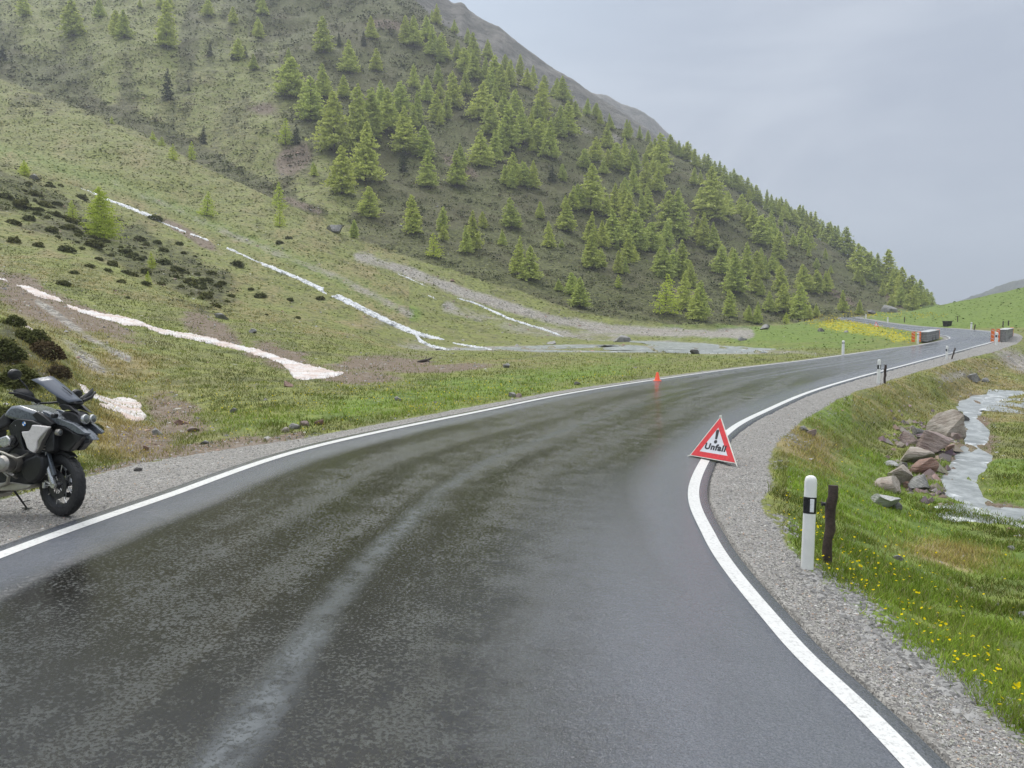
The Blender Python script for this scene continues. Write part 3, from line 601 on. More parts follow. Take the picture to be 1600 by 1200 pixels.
TA = [(275,215,125),(225,490,150),(275,400,120),(380,300,120),(490,290,80),(340,190,50,'d'),(438,190,55,'d'),(640,190,110),(720,230,110),(760,240,90),(700,160,80),(735,100,70),(890,245,95),(820,240,65),(945,185,75),(1015,215,55),(1075,270,75),(470,160,80),(810,130,50),(865,140,60),(30,60,60),(10,150,70),(120,590,95,'b'),(165,590,75,'d'),(95,850,95,'b'),(97,925,80,'b'),(320,620,210),(350,790,170),(445,740,210),(360,400,80),(410,600,220),(460,560,170),(510,470,120),(540,540,160),(590,460,110),(610,630,170),(600,700,90,'d'),(660,500,110),(690,640,110),(645,360,85),(695,415,90),(735,500,100),(745,345,75),(750,400,60),(775,490,100),(805,440,125),(855,390,85),(925,490,130),(915,680,125),(970,660,115),(955,550,115),(1010,470,85),(1060,470,90),(1000,620,100),(1025,600,150),(1050,750,110),(1090,590,130),(1120,570,110),(1150,600,100),(1165,480,125),(1195,645,145),(1105,360,70),(1130,320,70),(1170,310,60),(975,370,120),(1000,390,110),(1035,350,90),(890,330,110),(850,300,90),(695,760,130),(640,950,135),(460,885,110),(820,760,125),(835,690,90),(760,940,85),(765,980,55),(725,1050,90,'b'),(400,970,65),(1020,750,70),(1090,760,90),(1130,770,100),(1205,740,60,'d'),(1250,740,65),(1265,945,120),(1290,860,90),(1040,930,110),(1157,890,60),(1195,1010,95),(1245,1010,30),(880,1020,140),(925,930,60),(860,1030,100),(1005,1000,60),(1065,1120,140),(1115,1140,120),(1290,1200,80),(1240,560,110),(1275,550,120),(1250,370,90),(1225,400,70),(1285,330,25),(235,700,35),(1180,560,80),(1300,480,60)]
TB = [(80,270,85),(130,220,90),(45,80,60),(85,90,55),(145,140,60),(220,120,50),(265,140,50),(300,140,40),(210,180,70),(390,190,65),(430,210,60),(465,230,70),(495,240,60),(535,270,60),(555,290,75),(600,310,70),(620,340,70),(655,350,70),(685,370,65),(710,385,70),(750,400,65),(770,420,60),(795,440,70),(830,450,60),(855,470,75),(880,490,70),(910,500,60),(940,530,90),(960,550,80),(990,570,90),(1010,580,70),(1030,575,75),(1060,620,85),(1090,640,90),(1115,660,100),(1150,670,70),(1170,740,110),(1200,750,110),(1225,760,100),(1255,780,110),(1300,810,150),(1335,840,110),(1365,860,130),(1395,870,110),(1415,870,80),(1435,865,90),(1460,870,60),(1480,872,50),(10,470,90),(60,480,170),(135,300,70),(170,310,100),(205,300,110),(240,310,90),(245,410,110),(330,270,80),(350,330,150),(340,400,110),(285,400,110),(300,490,110),(280,520,110),(160,490,110),(200,480,100),(210,570,145),(245,640,135),(130,500,80),(155,620,130),(60,620,120),(65,720,145),(310,650,110),(375,630,100),(425,600,185),(215,700,110),(170,640,35),(175,800,50,'b'),(175,740,85),(205,740,60),(370,760,120),(400,750,100),(440,760,140),(370,910,150,'b'),(450,890,140),(480,800,100),(515,930,140),(530,630,125),(575,650,110),(505,600,90),(610,720,90),(600,740,100),(630,500,90),(570,520,195),(520,460,70),(490,370,65),(520,370,55),(560,450,90),(690,500,80),(710,540,70),(740,560,90),(770,620,110),(810,590,100),(845,680,100),(665,820,160),(710,760,135),(640,920,100),(720,940,60),(750,820,100),(755,950,70),(770,700,60),(785,720,50),(820,740,80),(850,820,100),(865,900,105),(805,900,75),(875,950,45,'b'),(905,900,70),(930,930,130),(970,930,60),(950,810,95),(1000,820,85),(1045,820,80),(935,620,70),(965,640,85),(905,630,50),(970,670,40),(1040,680,40),(1000,720,40),(1110,900,80),(1195,790,40),(1180,910,55),(1060,740,30),(880,580,40),(720,440,50),(790,480,40),(820,490,50),(845,500,60),(870,520,80),(890,530,70),(1000,920,50),(30,300,70),(15,880,110),(105,440,60),(100,120,50),(415,225,45),(445,240,50),(515,262,50),(580,310,60),(640,345,55),(670,362,60),(730,398,60),(812,450,60),(845,462,65),(895,500,60),(925,515,80),(975,560,80),(1045,600,75),(1075,632,80),(1135,668,70),(1185,735,80),(1280,800,90),(1320,830,90),(1350,855,80),(1380,868,100),(1450,872,60),(1212,752,90),(1240,775,85)]
TCc = [(120,80,90),(370,180,150),(500,90,90),(590,180,110),(620,190,120),(830,235,200),(1050,280,60,'d'),(1165,300,50,'d'),(1190,300,90),(1230,290,50,'d'),(1270,350,70),(1165,120,75),(1295,190,80),(1040,80,80),(800,40,70),(850,50,60),(700,40,40),(1440,310,60),(1445,485,175),(840,500,135,'d'),(15,300,60,'d'),(945,455,30,'d'),(1015,720,80,'d'),(865,800,70,'b'),(960,800,80,'b'),(810,730,40,'b'),(765,700,40,'b'),(560,620,35,'b'),(1035,1080,110,'b'),(125,860,50,'b'),(1570,880,50),(1300,40,50)]
TREES = [(400 + a[0] / 2.608, a[1] / 2.608, a[2] / 2.608, a[3] if len(a) > 3 else '') for a in TA] + \
        [(900 + a[0] / 2.667, 150 + a[1] / 2.667, a[2] / 2.667, a[3] if len(a) > 3 else '') for a in TB] + \
        [(a[0] / 3.2, a[1] / 3.2, a[2] / 3.2, a[3] if len(a) > 3 else '') for a in TCc] + \
        [(114, 343, 26, 'b'), (238, 420, 24, 'b'), (38, 275, 21, 'b'), (232, 444, 18, 'b'), (162, 374, 70, 'big')]
COLS = [(0, 'above the motorcycle'), (220, 'above the long snow patch'), (400, 'above the white cascade'), (540, 'above the cascade foot'), (640, 'over the narrow rill'), (740, 'above the dry scree'), (850, 'above the stream boulder'), (950, 'above the orange cone'), (1060, 'above the warning sign'), (1160, 'above the flowery mound'), (1270, 'above the second striped post'), (1370, 'at the far right end')]
def sky_y(px): return np.interp(px, [0, 640, 690, 800, 870, 950, 1040, 1130, 1200, 1290, 1380, 1450], [-200, -60, 38, 122, 160, 205, 236, 288, 328, 378, 438, 478])
def foot_y(px): return np.interp(px, [0, 400, 560, 700, 800, 900, 1000, 1300, 1450], [300, 310, 390, 430, 465, 495, 512, 500, 490])
placed = []
rnd = random.Random(5)
EXT = []
while len(EXT) < 70:
    a = rnd.choice([t_ for t_ in TREES if t_[0] > 560 and t_[3] == '' and t_[2] > 25]); px, py = a[0] + rnd.uniform(-22, 22), a[1] + rnd.uniform(-10, 10)
    if sky_y(px) + 8 < py < foot_y(px) - 6: EXT.append((px, py, a[2] * rnd.uniform(.45, .85), ''))
TREES += EXT
for (px, py, h, kind) in TREES:
    p = hit(px, py, 60 if px < 300 and py > 240 else 140)
    if p is None:
        for dy in range(1, 40, 2):
            p = hit(px, py + dy, 140)
            if p is not None: break
    if p is None: continue
    placed.append((px, py, h * p[1] / FPX * 1.16, kind, p))
cells = {}
for i, (px, py, h, kind, p) in enumerate(placed):
    ci = max(k for k in range(len(COLS)) if px >= COLS[k][0]); v = (py - sky_y(px)) / (foot_y(px) - sky_y(px))
    if px < 400: ri = 0 if py < 60 else 1 if py < 130 else 2 if py < 250 else 3
    else: ri = 0 if v < .12 else 1 if v < .35 else 2 if v < .6 else 3 if v < .83 else 4
    cells.setdefault((ci, ri, kind), []).append(i)
ROWT = ['on the ridge line', 'just under the ridge', 'halfway up', 'low on the slope', 'at the slope foot']
ROWL = ['at the picture top', 'on the high shoulder', 'on the middle slope', 'on the lower hillside']
ORD = ['leftmost'] + [w_ + ' from the left' for w_ in 'second third fourth fifth sixth seventh eighth ninth tenth eleventh twelfth thirteenth fourteenth fifteenth sixteenth seventeenth eighteenth nineteenth twentieth twenty-first twenty-second twenty-third twenty-fourth twenty-fifth twenty-sixth twenty-seventh'.split()]
KN = {'': ('pale green larch', 'larch_tree', 'larch trees on the mountainside'), 'b': ('bright young larch', 'young_larch_tree', 'bright young larches'), 'd': ('small dark conifer', 'dark_pine_tree', 'dark conifers among the larches'), 'big': ('broad bright larch', 'larch_tree', None)}
LBL = {}
for (ci, ri, kind), ids in cells.items():
    ids.sort(key=lambda i: placed[i][0]); row = (ROWL if COLS[ci][0] < 400 else ROWT)[min(ri, 4 if COLS[ci][0] >= 400 else 3)]
    for k, i in enumerate(ids):
        w = KN[kind][0]; pos = COLS[ci][1]
        LBL[i] = f"{w} {row} {pos}" if len(ids) == 1 else f"{w}, {ORD[min(k, 26)]} {row} {pos}"
def put_tree(i, px, py, h, kind, p):
    me, tk = {'': LARCH, 'b': BRIGHT, 'd': PINE}[kind][rnd.randrange(len({'': LARCH, 'b': BRIGHT, 'd': PINE}[kind]))] if kind != 'big' else (big, bt)
    nm, cat, grp = KN[kind][1], 'tree', KN[kind][2]
    e = empty(nm, (p[0], p[1], p[2] - .02 * h), rnd.uniform(0, 6.28)); wd_ = rnd.uniform(.82, 1.35); 
    e.rotation_euler[0] = rnd.gauss(0, .03); e.rotation_euler[1] = rnd.gauss(0, .03)
    lab = 'broad bright larch standing alone among dark shrubs above the long snow patch' if kind == 'big' else LBL[i]
    tag(e, lab, cat, grp)
    for n_, m_ in (('trunk', tk), ('crown', me)):
        o = bpy.data.objects.new(n_, m_); C.objects.link(o); o.parent = e; o.scale = (h * wd_, h * wd_, h)
for i, a in enumerate(placed): put_tree(i, *a)

# ------------------------------------------------------------ scattered ground cover (weighted by how large each patch of ground shows)
PX2, PY2 = px_of(GU, (GZ - H) / GY)
dpx = np.abs(np.diff(PX2, axis=1))[:-1]; dpy = np.clip(-np.diff(PY2, axis=0), 0, 30)[:, :-1]
ARE = dpx * dpy * ((PX2 > -220) & (PX2 < 1980) & (PY2 > -40) & (PY2 < 1260))[:-1, :-1]
def cellv(G): return G[:-1, :-1]
GV = mk[5]; ROADM = np.clip((E - SW * .95) / .3, 0, 1)
def scatter(weight, n, rng):
    wgt = (ARE * cellv(weight)).ravel(); cs = np.cumsum(wgt); k = np.searchsorted(cs, rng.uniform(0, cs[-1], n)); i, j = np.unravel_index(k, ARE.shape)
    a, b = rng.uniform(size=n), rng.uniform(size=n)
    x = GU[i, j] * 1.0; uu = UA[j] + (UA[j + 1] - UA[j]) * b; yy = np.exp(LA[i] + (LA[i + 1] - LA[i]) * a)
    zz = (GZ[i, j] * (1 - a) + GZ[i + 1, j] * a) * (1 - b) + (GZ[i, j + 1] * (1 - a) + GZ[i + 1, j + 1] * a) * b
    return np.stack([uu * yy, yy, zz], 1), i, j
attrm = None
def colmat(name, rough=.8, trans=0.0, spec=.3):
    m, q = mat(name); va = q.add('ShaderNodeVertexColor', _layer_name='lv').outputs[0]
    if trans:
        b = q.add('ShaderNodeBsdfDiffuse', Color=va); t = q.add('ShaderNodeBsdfTranslucent', Color=va); mx = q.add('ShaderNodeMixShader', i0=trans); q.l.new(b.outputs[0], mx.inputs[1]); q.l.new(t.outputs[0], mx.inputs[2]); q.l.new(mx.outputs[0], q.add('ShaderNodeOutputMaterial').inputs[0]); return m
    return finish(m, q, Base__Color=va, Roughness=rough, Specular__IOR__Level=spec)
gcm = colmat('grass_blades', trans=.2); scm = colmat('stone_scatter', .7)
water = np.minimum(poly_dist(GX, GY, BR)[0] - np.interp(poly_dist(GX, GY, BR)[1], range(len(BRW)), BRW) * 1.0, 9)
notwater = (water > -.1).astype(float) * (GZ > -1.385)
dv_, pv_ = poly_dist(GX, GY, BV); notstream = (dv_ > np.interp(pv_, range(len(BVW)), BVW) * 1.25).astype(float)
# near grass blades
rng = np.random.default_rng(11); sparse = np.clip(1.02 - 1.0 * GV - .85 * mk[0] - .9 * mk[1], 0, 1) * ROADM * notwater
N = 390000; pp, i, j = scatter(sparse * (GY < 75) * np.clip(75 / GY - 1, 0, 1) ** .25, N, rng); d = pp[:, 1]
tuft = fbm(pp[:, 0] / .45, pp[:, 1] / .45, 2, 301); keep = rng.uniform(size=N) < np.clip(.75 + tuft * 1.2, .12, 1); pp, i, j, d, tuft = pp[keep], i[keep], j[keep], d[keep], tuft[keep]; N = len(pp)
hgtb = (.035 + .05 * rng.uniform(size=N) ** 2 + .05 * np.clip(tuft, 0, 1)) * (1 + d * .012); wid = .0022 + d * .00042
az = rng.uniform(0, 6.283, N); ln = rng.normal(0, .55, (N, 2)) * hgtb[:, None]
sx_, sy_ = np.cos(az) * wid, np.sin(az) * wid
V = np.stack([pp + np.stack([sx_, sy_, -.01 + 0 * az], 1), pp - np.stack([sx_, sy_, .01 + 0 * az], 1), pp + np.stack([ln[:, 0], ln[:, 1], hgtb], 1)], 1).reshape(-1, 3)
lu = np.clip(mk[4][i, j] * 1.1 + .25 * tuft, 0, 1)[:, None]; dr = np.clip(mk[3][i, j] * 1.2 + rng.normal(0, .25, N), 0, 1)[:, None]; pn = np.clip(fbm(pp[:, 0] / 2.2, pp[:, 1] / 2.2, 3, 305) * 1.3 + .5, 0, 1)[:, None]
cg = (np.array([.145, .18, .04]) * (1 - lu) + np.array([.19, .29, .035]) * lu) * (.55 + .75 * pn); cd_ = np.array([.40, .315, .12])
cc = cg * (1 - dr * .95) + cd_ * dr * .95; cc *= rng.uniform(.55, 1.35, (N, 1)); str_ = rng.uniform(size=N) < .07; cc[str_] = [.30, .27, .15]
me = np_mesh('grass', V, np.arange(3 * N).reshape(N, 3)); vcol(me, 'lv', np.repeat(cc, 3, 0)); tag(link('grass', me, None, gcm), kind='stuff')
# tussocks on the farther slopes
rng = np.random.default_rng(12); N = 60000; gw = (GY > 45) * (1 - mk[2] * .9) * (1 - mk[0] * .7) * (1 - mk[1] * .8) * ROADM * notstream; pp, i, j = scatter(gw, N, rng); d = pp[:, 1]
tu = fbm(pp[:, 0] / (1.5 + d[:] * .01), pp[:, 1] / (1.5 + d * .01), 3, 311)
s = d * .0011 * rng.uniform(.5, 1.6, N); pp[:, 2] += s * .15; V, F = quads(pp, s, rng, .9)
cc = np.array([.105, .128, .026]) * (1 - np.clip(tu + .5, 0, 1))[:, None] + np.array([.195, .225, .06]) * np.clip(tu + .5, 0, 1)[:, None]
cc *= rng.uniform(.8, 1.18, (N, 1)); k = rng.uniform(size=N) < mk[3][i, j] * .4; cc[k] = cc[k] * [1.6, 1.15, 1.1]
lz = np.clip(mk[4][i, j] * 1.2, 0, 1)[:, None]; cc = cc * (1 - lz) + lz * np.array([.125, .18, .04]) * (.7 + .6 * rng.uniform(size=(N, 1)))
me = np_mesh('tussocks', V, F); vcol(me, 'lv', np.repeat(cc, 4, 0)); tag(link('tussock_grass', me, None, gcm), kind='stuff')
# dwarf heath mats
rng = np.random.default_rng(13); N = 17000; pp, i, j = scatter(np.clip(mk[2] - .15, 0, 1) * (GY > 45), N, rng)
mt_ = fbm(pp[:, 0] / 5, pp[:, 1] / 5, 4, 321) + .25 * fbm(pp[:, 0] / 1.6, pp[:, 1] / 1.6, 2, 322); kp = mt_ > -.12; pp = pp[kp]; d = pp[:, 1]; N = len(pp); K = 9
s = d * .0019 * rng.uniform(.6, 1.5, N); Cn = np.repeat(pp, K, 0) + rng.normal(size=(N * K, 3)) * (np.repeat(s, K)[:, None] * np.array([1.5, 1.0, .28])); Cn[:, 2] += np.repeat(s, K) * .38
V, F = quads(Cn, np.repeat(s, K) * .5, rng, .45)
bc = np.array([[.04, .05, .02], [.065, .078, .028], [.11, .125, .042], [.085, .068, .036]])[rng.choice(4, N, p=[.3, .3, .28, .12])]; cc = np.repeat(bc, K, 0) * rng.uniform(.65, 1.4, (N * K, 1))
me = np_mesh('heath', V, F); vcol(me, 'lv', np.repeat(cc, 4, 0)); tag(link('dwarf_shrub_heath', me, None, gcm), kind='stuff')
# gravel and loose stones
def stones(name, pp, s, cc, rng, mt, flat=.55):
    N = len(pp); base = np.array([[1, 0, 0], [0, 1, 0], [-1, 0, 0], [0, -1, 0], [.1, .1, 1], [0, 0, -.6]], float)
    Q = base[None] * rng.uniform(.6, 1.25, (N, 6, 1)) + rng.normal(0, .16, (N, 6, 3)); Q[:, :, 2] *= flat; az = rng.uniform(0, 6.283, N); ca, sa_ = np.cos(az), np.sin(az)
    x = Q[:, :, 0] * ca[:, None] - Q[:, :, 1] * sa_[:, None]; y = Q[:, :, 0] * sa_[:, None] + Q[:, :, 1] * ca[:, None]; tl = rng.normal(0, .35, (N, 1)); Q = np.stack([x, y, Q[:, :, 2] + tl * x * .5], 2) * s[:, None, None] + pp[:, None]
    f = np.array([[0, 1, 4], [1, 2, 4], [2, 3, 4], [3, 0, 4], [1, 0, 5], [2, 1, 5], [3, 2, 5], [0, 3, 5]]); F = (f[None] + np.arange(N)[:, None, None] * 6).reshape(-1, 3)
    me = np_mesh(name, Q.reshape(-1, 3), F); vcol(me, 'lv', np.repeat(cc, 6, 0)); return tag(link(name, me, None, mt), kind='stuff')
rng = np.random.default_rng(14); N = 46000; pp, i, j = scatter(np.clip(GV * 1.3 - .2, 0, 1) * (E > .3) * (GY < 60), N, rng); d = pp[:, 1]
s = (.004 + .008 * rng.uniform(size=N) ** 3) * (1 + d * .06); g_ = rng.uniform(.08, .38, N); cc = np.stack([g_, g_ * rng.uniform(.93, 1.0, N), g_ * rng.uniform(.82, .98, N)], 1)
k = rng.uniform(size=N) < .05; cc[k] = cc[k] * [1.25, .95, .75]; k = rng.uniform(size=N) < .04; cc[k] = [.5, .49, .46]
stones('gravel', pp, s, cc, rng, scm)
rng = np.random.default_rng(15); N = 5200; wv = (.035 * (GY < 110) + .01 + .9 * mk[0] + .9 * mk[1] + .25 * mk[3] * (GY < 60)) * ROADM * (1 - .85 * mk[4]) * (GY < 330) * notwater; pp, i, j = scatter(wv, N, rng); d = pp[:, 1]
s = (.0011 * d + .012) * rng.lognormal(0, .45, N) * .8; g_ = rng.uniform(.12, .38, N); cc = np.stack([g_, g_ * .96, g_ * .9], 1); k = rng.uniform(size=N) < .25; cc[k] = cc[k] * [1.05, .72, .58]
stones('loose_stones', pp, s, cc, rng, scm)
# broken stone along the gravel edge
rng = np.random.default_rng(16); N = 2600; wv = np.exp(-((E - SW * 1.15) / .22) ** 2) * (GY < 45) * np.clip(fbm(GX / 1.1, GY / 1.1, 2, 331) + .15, 0, 1); pp, i, j = scatter(wv, N, rng); d = pp[:, 1]
s = rng.uniform(.012, .04, N) * (1 + d * .02); g_ = rng.uniform(.09, .30, N); cc = np.stack([g_, g_ * .98, g_ * .94], 1)
P5, _, _ = scatter(ell(PX2, PY2, 1440, 715, 48, 68, -25) * (GY > 13) * (GY < 34), 420, rng); g5 = rng.uniform(.10, .30, 420); c5 = np.stack([g5, g5 * rng.uniform(.68, .95, 420), g5 * rng.uniform(.55, .9, 420)], 1); stones('rock_rubble', P5, rng.lognormal(-2.6, .55, 420), c5, rng, scm, .8)
stones('edge_rubble', pp, s, cc, rng, scm, .35)
# yellow flowers
rng = np.random.default_rng(17)
fw = ell(PX2, PY2, 1360, 850, 130, 75, 35) * (GY < 16) * .7 + 1.2 * band(PX2, PY2, [(1230,800),(1300,870),(1380,925),(1450,985),(1540,1060),(1600,1100)], 28) * (GY < 16) + .12 * (PX2 > 1200) * (GY < 24)
fw = fw * ROADM * notwater
P1, _, _ = scatter(fw, 450, rng)
fw2 = (ell(PX2, PY2, 720, 632, 120, 7, -6) + .5 * ell(PX2, PY2, 640, 615, 250, 16, -4) + ell(PX2, PY2, 940, 590, 60, 6, -8) + .15 * (PX2 < 1000) * (GY < 60) * (PY2 > 600)) * ROADM * (GY < 60) * (GY > 12)
P2, _, _ = scatter(fw2, 1500, rng); P3, _, _ = scatter(mk[6] * (GY > 75) * ROADM, 2000, rng)
Vs = []; Fs = []; off = 0; Cs = []
for PPf, hs, rs in ((P1, .07, .0125), (P2, .05, .0), (P3, .06, .0)):
    n = len(PPf); r_ = (rs if rs else 0) + PPf[:, 1] * (.0002 if rs else .00075); r_ = r_ * rng.uniform(.7, 1.25, n); hh_ = hs * rng.uniform(.6, 1.4, n) + r_
    tilt = rng.normal(0, .35, (n, 2)); cen = PPf + np.stack([0 * r_, 0 * r_, hh_], 1); ks = 7
    ring = [cen + np.stack([np.cos(k * 6.283 / ks) * r_ * (1 if k % 2 else .8), np.sin(k * 6.283 / ks) * r_, r_ * (tilt[:, 0] * math.cos(k * .9) + tilt[:, 1] * math.sin(k * .9)) + r_ * .45], 1) for k in range(ks)]
    V = np.stack([cen] + ring, 1).reshape(-1, 3); f = np.array([[0, k + 1, (k + 1) % ks + 1] for k in range(ks)]); F = (f[None] + np.arange(n)[:, None, None] * (ks + 1)).reshape(-1, 3) + off
    Vs.append(V); Fs.append(F); off += len(V); Cs.append(np.tile([.62, .50, .01], (len(V), 1)) * np.repeat(rng.uniform(.8, 1.15, n), ks + 1)[:, None])
    if rs:
        st = np.stack([PPf + [.0015, 0, 0], PPf - [.0015, 0, 0], cen], 1).reshape(-1, 3); Vs.append(st); Fs.append(np.arange(3 * n).reshape(n, 3) + off); off += len(st); Cs.append(np.tile([.09, .14, .03], (len(st), 1)))
me = np_mesh('flowers', np.concatenate(Vs), np.concatenate(Fs)); vcol(me, 'lv', np.concatenate(Cs)); tag(link('yellow_flowers', me, None, gcm), kind='stuff')
# ------------------------------------------------------------ snow, cascades, water
def inpoly(x, y, pts):
    r_ = np.zeros(x.shape, bool); n = len(pts)
    for k in range(n):
        x0, y0 = pts[k]; x1, y1 = pts[(k + 1) % n]; c_ = ((y0 > y) != (y1 > y)) & (x < (x1 - x0) * (y - y0) / (y1 - y0 + 1e-12) + x0); r_ ^= c_
    return r_
def drape(name, maskf, box, step, mt, lift, seed, ragged=1.5, dmax=1.12):
    x0, y0, x1, y1 = box; xs = np.arange(x0, x1 + step, step); ys = np.arange(y0, y1 + step, step); X, Y = np.meshgrid(xs, ys, indexing='ij')
    M = maskf(X + fbm(X / 7, Y / 5, 3, seed) * ragged * 1.6, Y + fbm(X / 6, Y / 4, 3, seed + 3) * ragged)
    Pp = hitv(xs, ys[::-1])[:, ::-1]; M &= ~np.isnan(Pp[:, :, 0]); dist = M.astype(int)
    er = M.copy()
    for _ in range(3):
        e2 = er.copy(); e2[1:] &= er[:-1]; e2[:-1] &= er[1:]; e2[:, 1:] &= er[:, :-1]; e2[:, :-1] &= er[:, 1:]; dist += e2; er = e2
    L = np.interp(dist, [0, 1, 2, 3, 4], [-.1, -.35, .5, .85, 1.0]) * lift
    Pp[:, :, 2] += L + fbm(X / 3, Y / 2.2, 3, seed + 7) * lift * .45 * (dist > 1)
    idx = -np.ones(M.shape, int); idx[M] = np.arange(M.sum()); V = Pp[M]
    q4 = M[:-1, :-1] & M[1:, :-1] & M[:-1, 1:] & M[1:, 1:]; D = Pp[:, :, 1]; dm = np.stack([D[:-1, :-1], D[1:, :-1], D[:-1, 1:], D[1:, 1:]]); q4 &= dm.max(0) / dm.min(0) < dmax
    F = np.stack([idx[:-1, :-1][q4], idx[1:, :-1][q4], idx[1:, 1:][q4], idx[:-1, 1:][q4]], 1)
    return link(name, np_mesh(name, V, F, True), None, mt)
sm_, q = mat('old_snow'); geo = q.add('ShaderNodeNewGeometry').outputs['Position']; a = q.noise(geo, .9, 5, .65); b = q.noise(geo, 5, 4, .7)
c = q.mix(q.ramp(a, .38, .62), (.56, .545, .535), (.47, .375, .33)); c = q.mix(q.ramp(b, .52, .68, 0, .7), c, (.27, .215, .18))
finish(sm_, q, Base__Color=c, Roughness=.75, Normal=bump(q, q.math('ADD', b, q.math('MULTIPLY', a, 2.0)), .05, .8))
z4 = lambda pts: [(x / 2.857, 400 + y / 2.857) for x, y in pts]
S1 = z4([(75,125),(150,135),(200,160),(270,185),(290,205),(310,215),(370,235),(450,250),(540,265),(620,285),(700,320),(780,335),(860,345),(960,370),(1060,395),(1150,415),(1250,450),(1330,475),(1420,495),(1480,510),(1545,520),(1500,540),(1440,550),(1350,557),(1300,547),(1290,520),(1250,482),(1180,457),(1080,428),(960,402),(860,377),(780,362),(700,345),(640,317),(560,313),(480,290),(400,267),(310,235),(290,209),(240,200),(160,180),(110,150)])
S2 = z4([(345,565),(385,578),(405,603),(450,622),(500,638),(530,628),(580,630),(634,658),(632,690),(657,715),(640,737),(600,744),(560,727),(530,702),(470,684),(428,655),(455,655),(480,663),(440,643),(385,622),(365,600)])
tag(drape('snow_patch', lambda x, y: inpoly(x, y, S1), (22, 440, 545, 598), 1.1, sm_, .09, 1), 'long pinkish white tongue of old snow running down the gully on the left', 'snow patch', 'old snow patches')
tag(drape('snow_patch', lambda x, y: inpoly(x, y, S2), (115, 594, 234, 664), 1.0, sm_, .05, 2), 'small pinkish snow patch in the ditch just behind the motorcycle windshield', 'snow patch', 'old snow patches')
def bandmask(pts, wd_):
    def f(x, y):
        d, p = poly_dist(x, y, pts); return d < np.interp(p, range(len(wd_)), wd_)
    return f
tag(drape('snow_patch', bandmask([(14,498),(40,509),(55,520),(68,531)], [1.2, 2.4, 2.2, 1.2]), (8, 490, 76, 538), 1.0, sm_, .08, 3, .8), 'thin broken sliver of snow above the dark bank at the left edge', 'snow patch', 'old snow patches')
tag(drape('snow_patch', bandmask([(-12,433),(6,437),(13,440)], [2, 1.8, 1]), (-14, 428, 18, 444), 1.0, sm_, .08, 4, .5), 'tiny snow remnant at the very left edge above the long snow tongue', 'snow patch', 'old snow patches')
ww, q = mat('white_water'); geo = q.add('ShaderNodeNewGeometry').outputs['Position']; a = q.noise(q.mulv(geo, (1, 1, .5)), 1.1, 6, .75); b = q.noise(geo, 3.5, 4, .7)
c = q.mix(q.ramp(a, .36, .52), (.13, .15, .16), (.74, .76, .78)); finish(ww, q, Base__Color=c, Roughness=.35, Normal=bump(q, q.math('ADD', a, b), .35, .9))
W1 = [(118,290),(140,297),(165,309),(200,322),(238,338),(258,349),(290,362),(322,374),(345,383),(372,395),(400,408),(430,420),(470,437),(500,452),(540,470),(575,488),(610,505),(645,520),(672,527),(694,531)]
W1w = [.8,1.3,2.2,2.8,3.0,1.5,2.2,1.3,1.5,2.1,1.4,2.4,3.2,3.8,4.6,4.4,4.4,4.0,2.8,1.6]
W1b = [(648,522),(655,533),(672,541),(700,547)]; W1c = [(410,414),(425,420),(443,430)]
W2 = [(622,428),(640,436),(668,448)]; W3 = [(714,466),(740,473),(765,484),(795,498),(820,506),(850,515),(880,526)]; W4 = [(708,536),(735,541),(768,546)]; W5=[(660,458),(676,465),(686,471)]
casc = lambda x, y: (bandmask(W1, W1w)(x, y) & (fbm(x / 16, y / 9, 2, 401) > -.46)) | bandmask(W1b, [2.4, 3.2, 2.4, 1.4])(x, y) | bandmask(W1c, [1, 1.3, .8])(x, y)
tag(drape('cascade', casc, (112, 284, 706, 552), .9, ww, .22, 11, 1.0, 1.3), 'long white cascade tumbling down the green hillside left of centre', 'waterfall')
tag(drape('cascade', lambda x, y: bandmask(W2, [1.2, 1.8, 1.0])(x, y) | bandmask(W5, [.9, 1.2, .8])(x, y), (616, 422, 692, 476), 1.0, ww, .25, 12, .8), 'short upper thread of white water in the grey scree gully', 'waterfall')
tag(drape('cascade', bandmask(W3, [1.4, 2.0, 2.2, 2.1, 2.0, 2.1, 1.4]), (708, 460, 888, 532), 1.0, ww, .25, 13, .8), 'narrow white rill running down beside the scree to the boulder', 'waterfall')
tag(drape('cascade', bandmask(W4, [1.6, 2.4, 1.6]), (702, 530, 774, 552), 1.0, ww, .15, 14, .6), 'small foaming run at the foot of the hillside before the flat stream', 'waterfall')
wm, q = mat('silty_water'); geo = q.add('ShaderNodeNewGeometry').outputs['Position']; a = q.noise(q.mulv(geo, (1, .6, 1)), 2.2, 5, .7); b = q.noise(geo, .5, 4, .6)
c = q.mix(q.ramp(a, .40, .62), (.19, .205, .20), (.33, .35, .345)); c = q.mix(q.ramp(q.math('MULTIPLY', a, b), .30, .36), c, (.62, .64, .64))
finish(wm, q, Base__Color=c, Roughness=.3, Normal=bump(q, q.math('ADD', a, q.math('MULTIPLY', q.noise(geo, 9, 3), .25)), .07, .8))
def ribbon(name, pts, wd_, z, k=1.3, ex=.2):
    K = catmull([(p[0], p[1], wd_[i]) for i, p in enumerate(pts)], 10); V = []
    for i in range(len(K)):
        d = K[min(i + 1, len(K) - 1)][:2] - K[max(i - 1, 0)][:2]; d /= np.linalg.norm(d); nn_ = np.array([-d[1], d[0]]); w_ = K[i][2] * k + ex
        V += [(*(K[i][:2] + nn_ * w_), z), (*(K[i][:2] - nn_ * w_), z)]
    return tag(link(name, np_mesh(name, V, [(2 * i, 2 * i + 1, 2 * i + 3, 2 * i + 2) for i in range(len(K) - 1)]), None, wm), kind='structure')
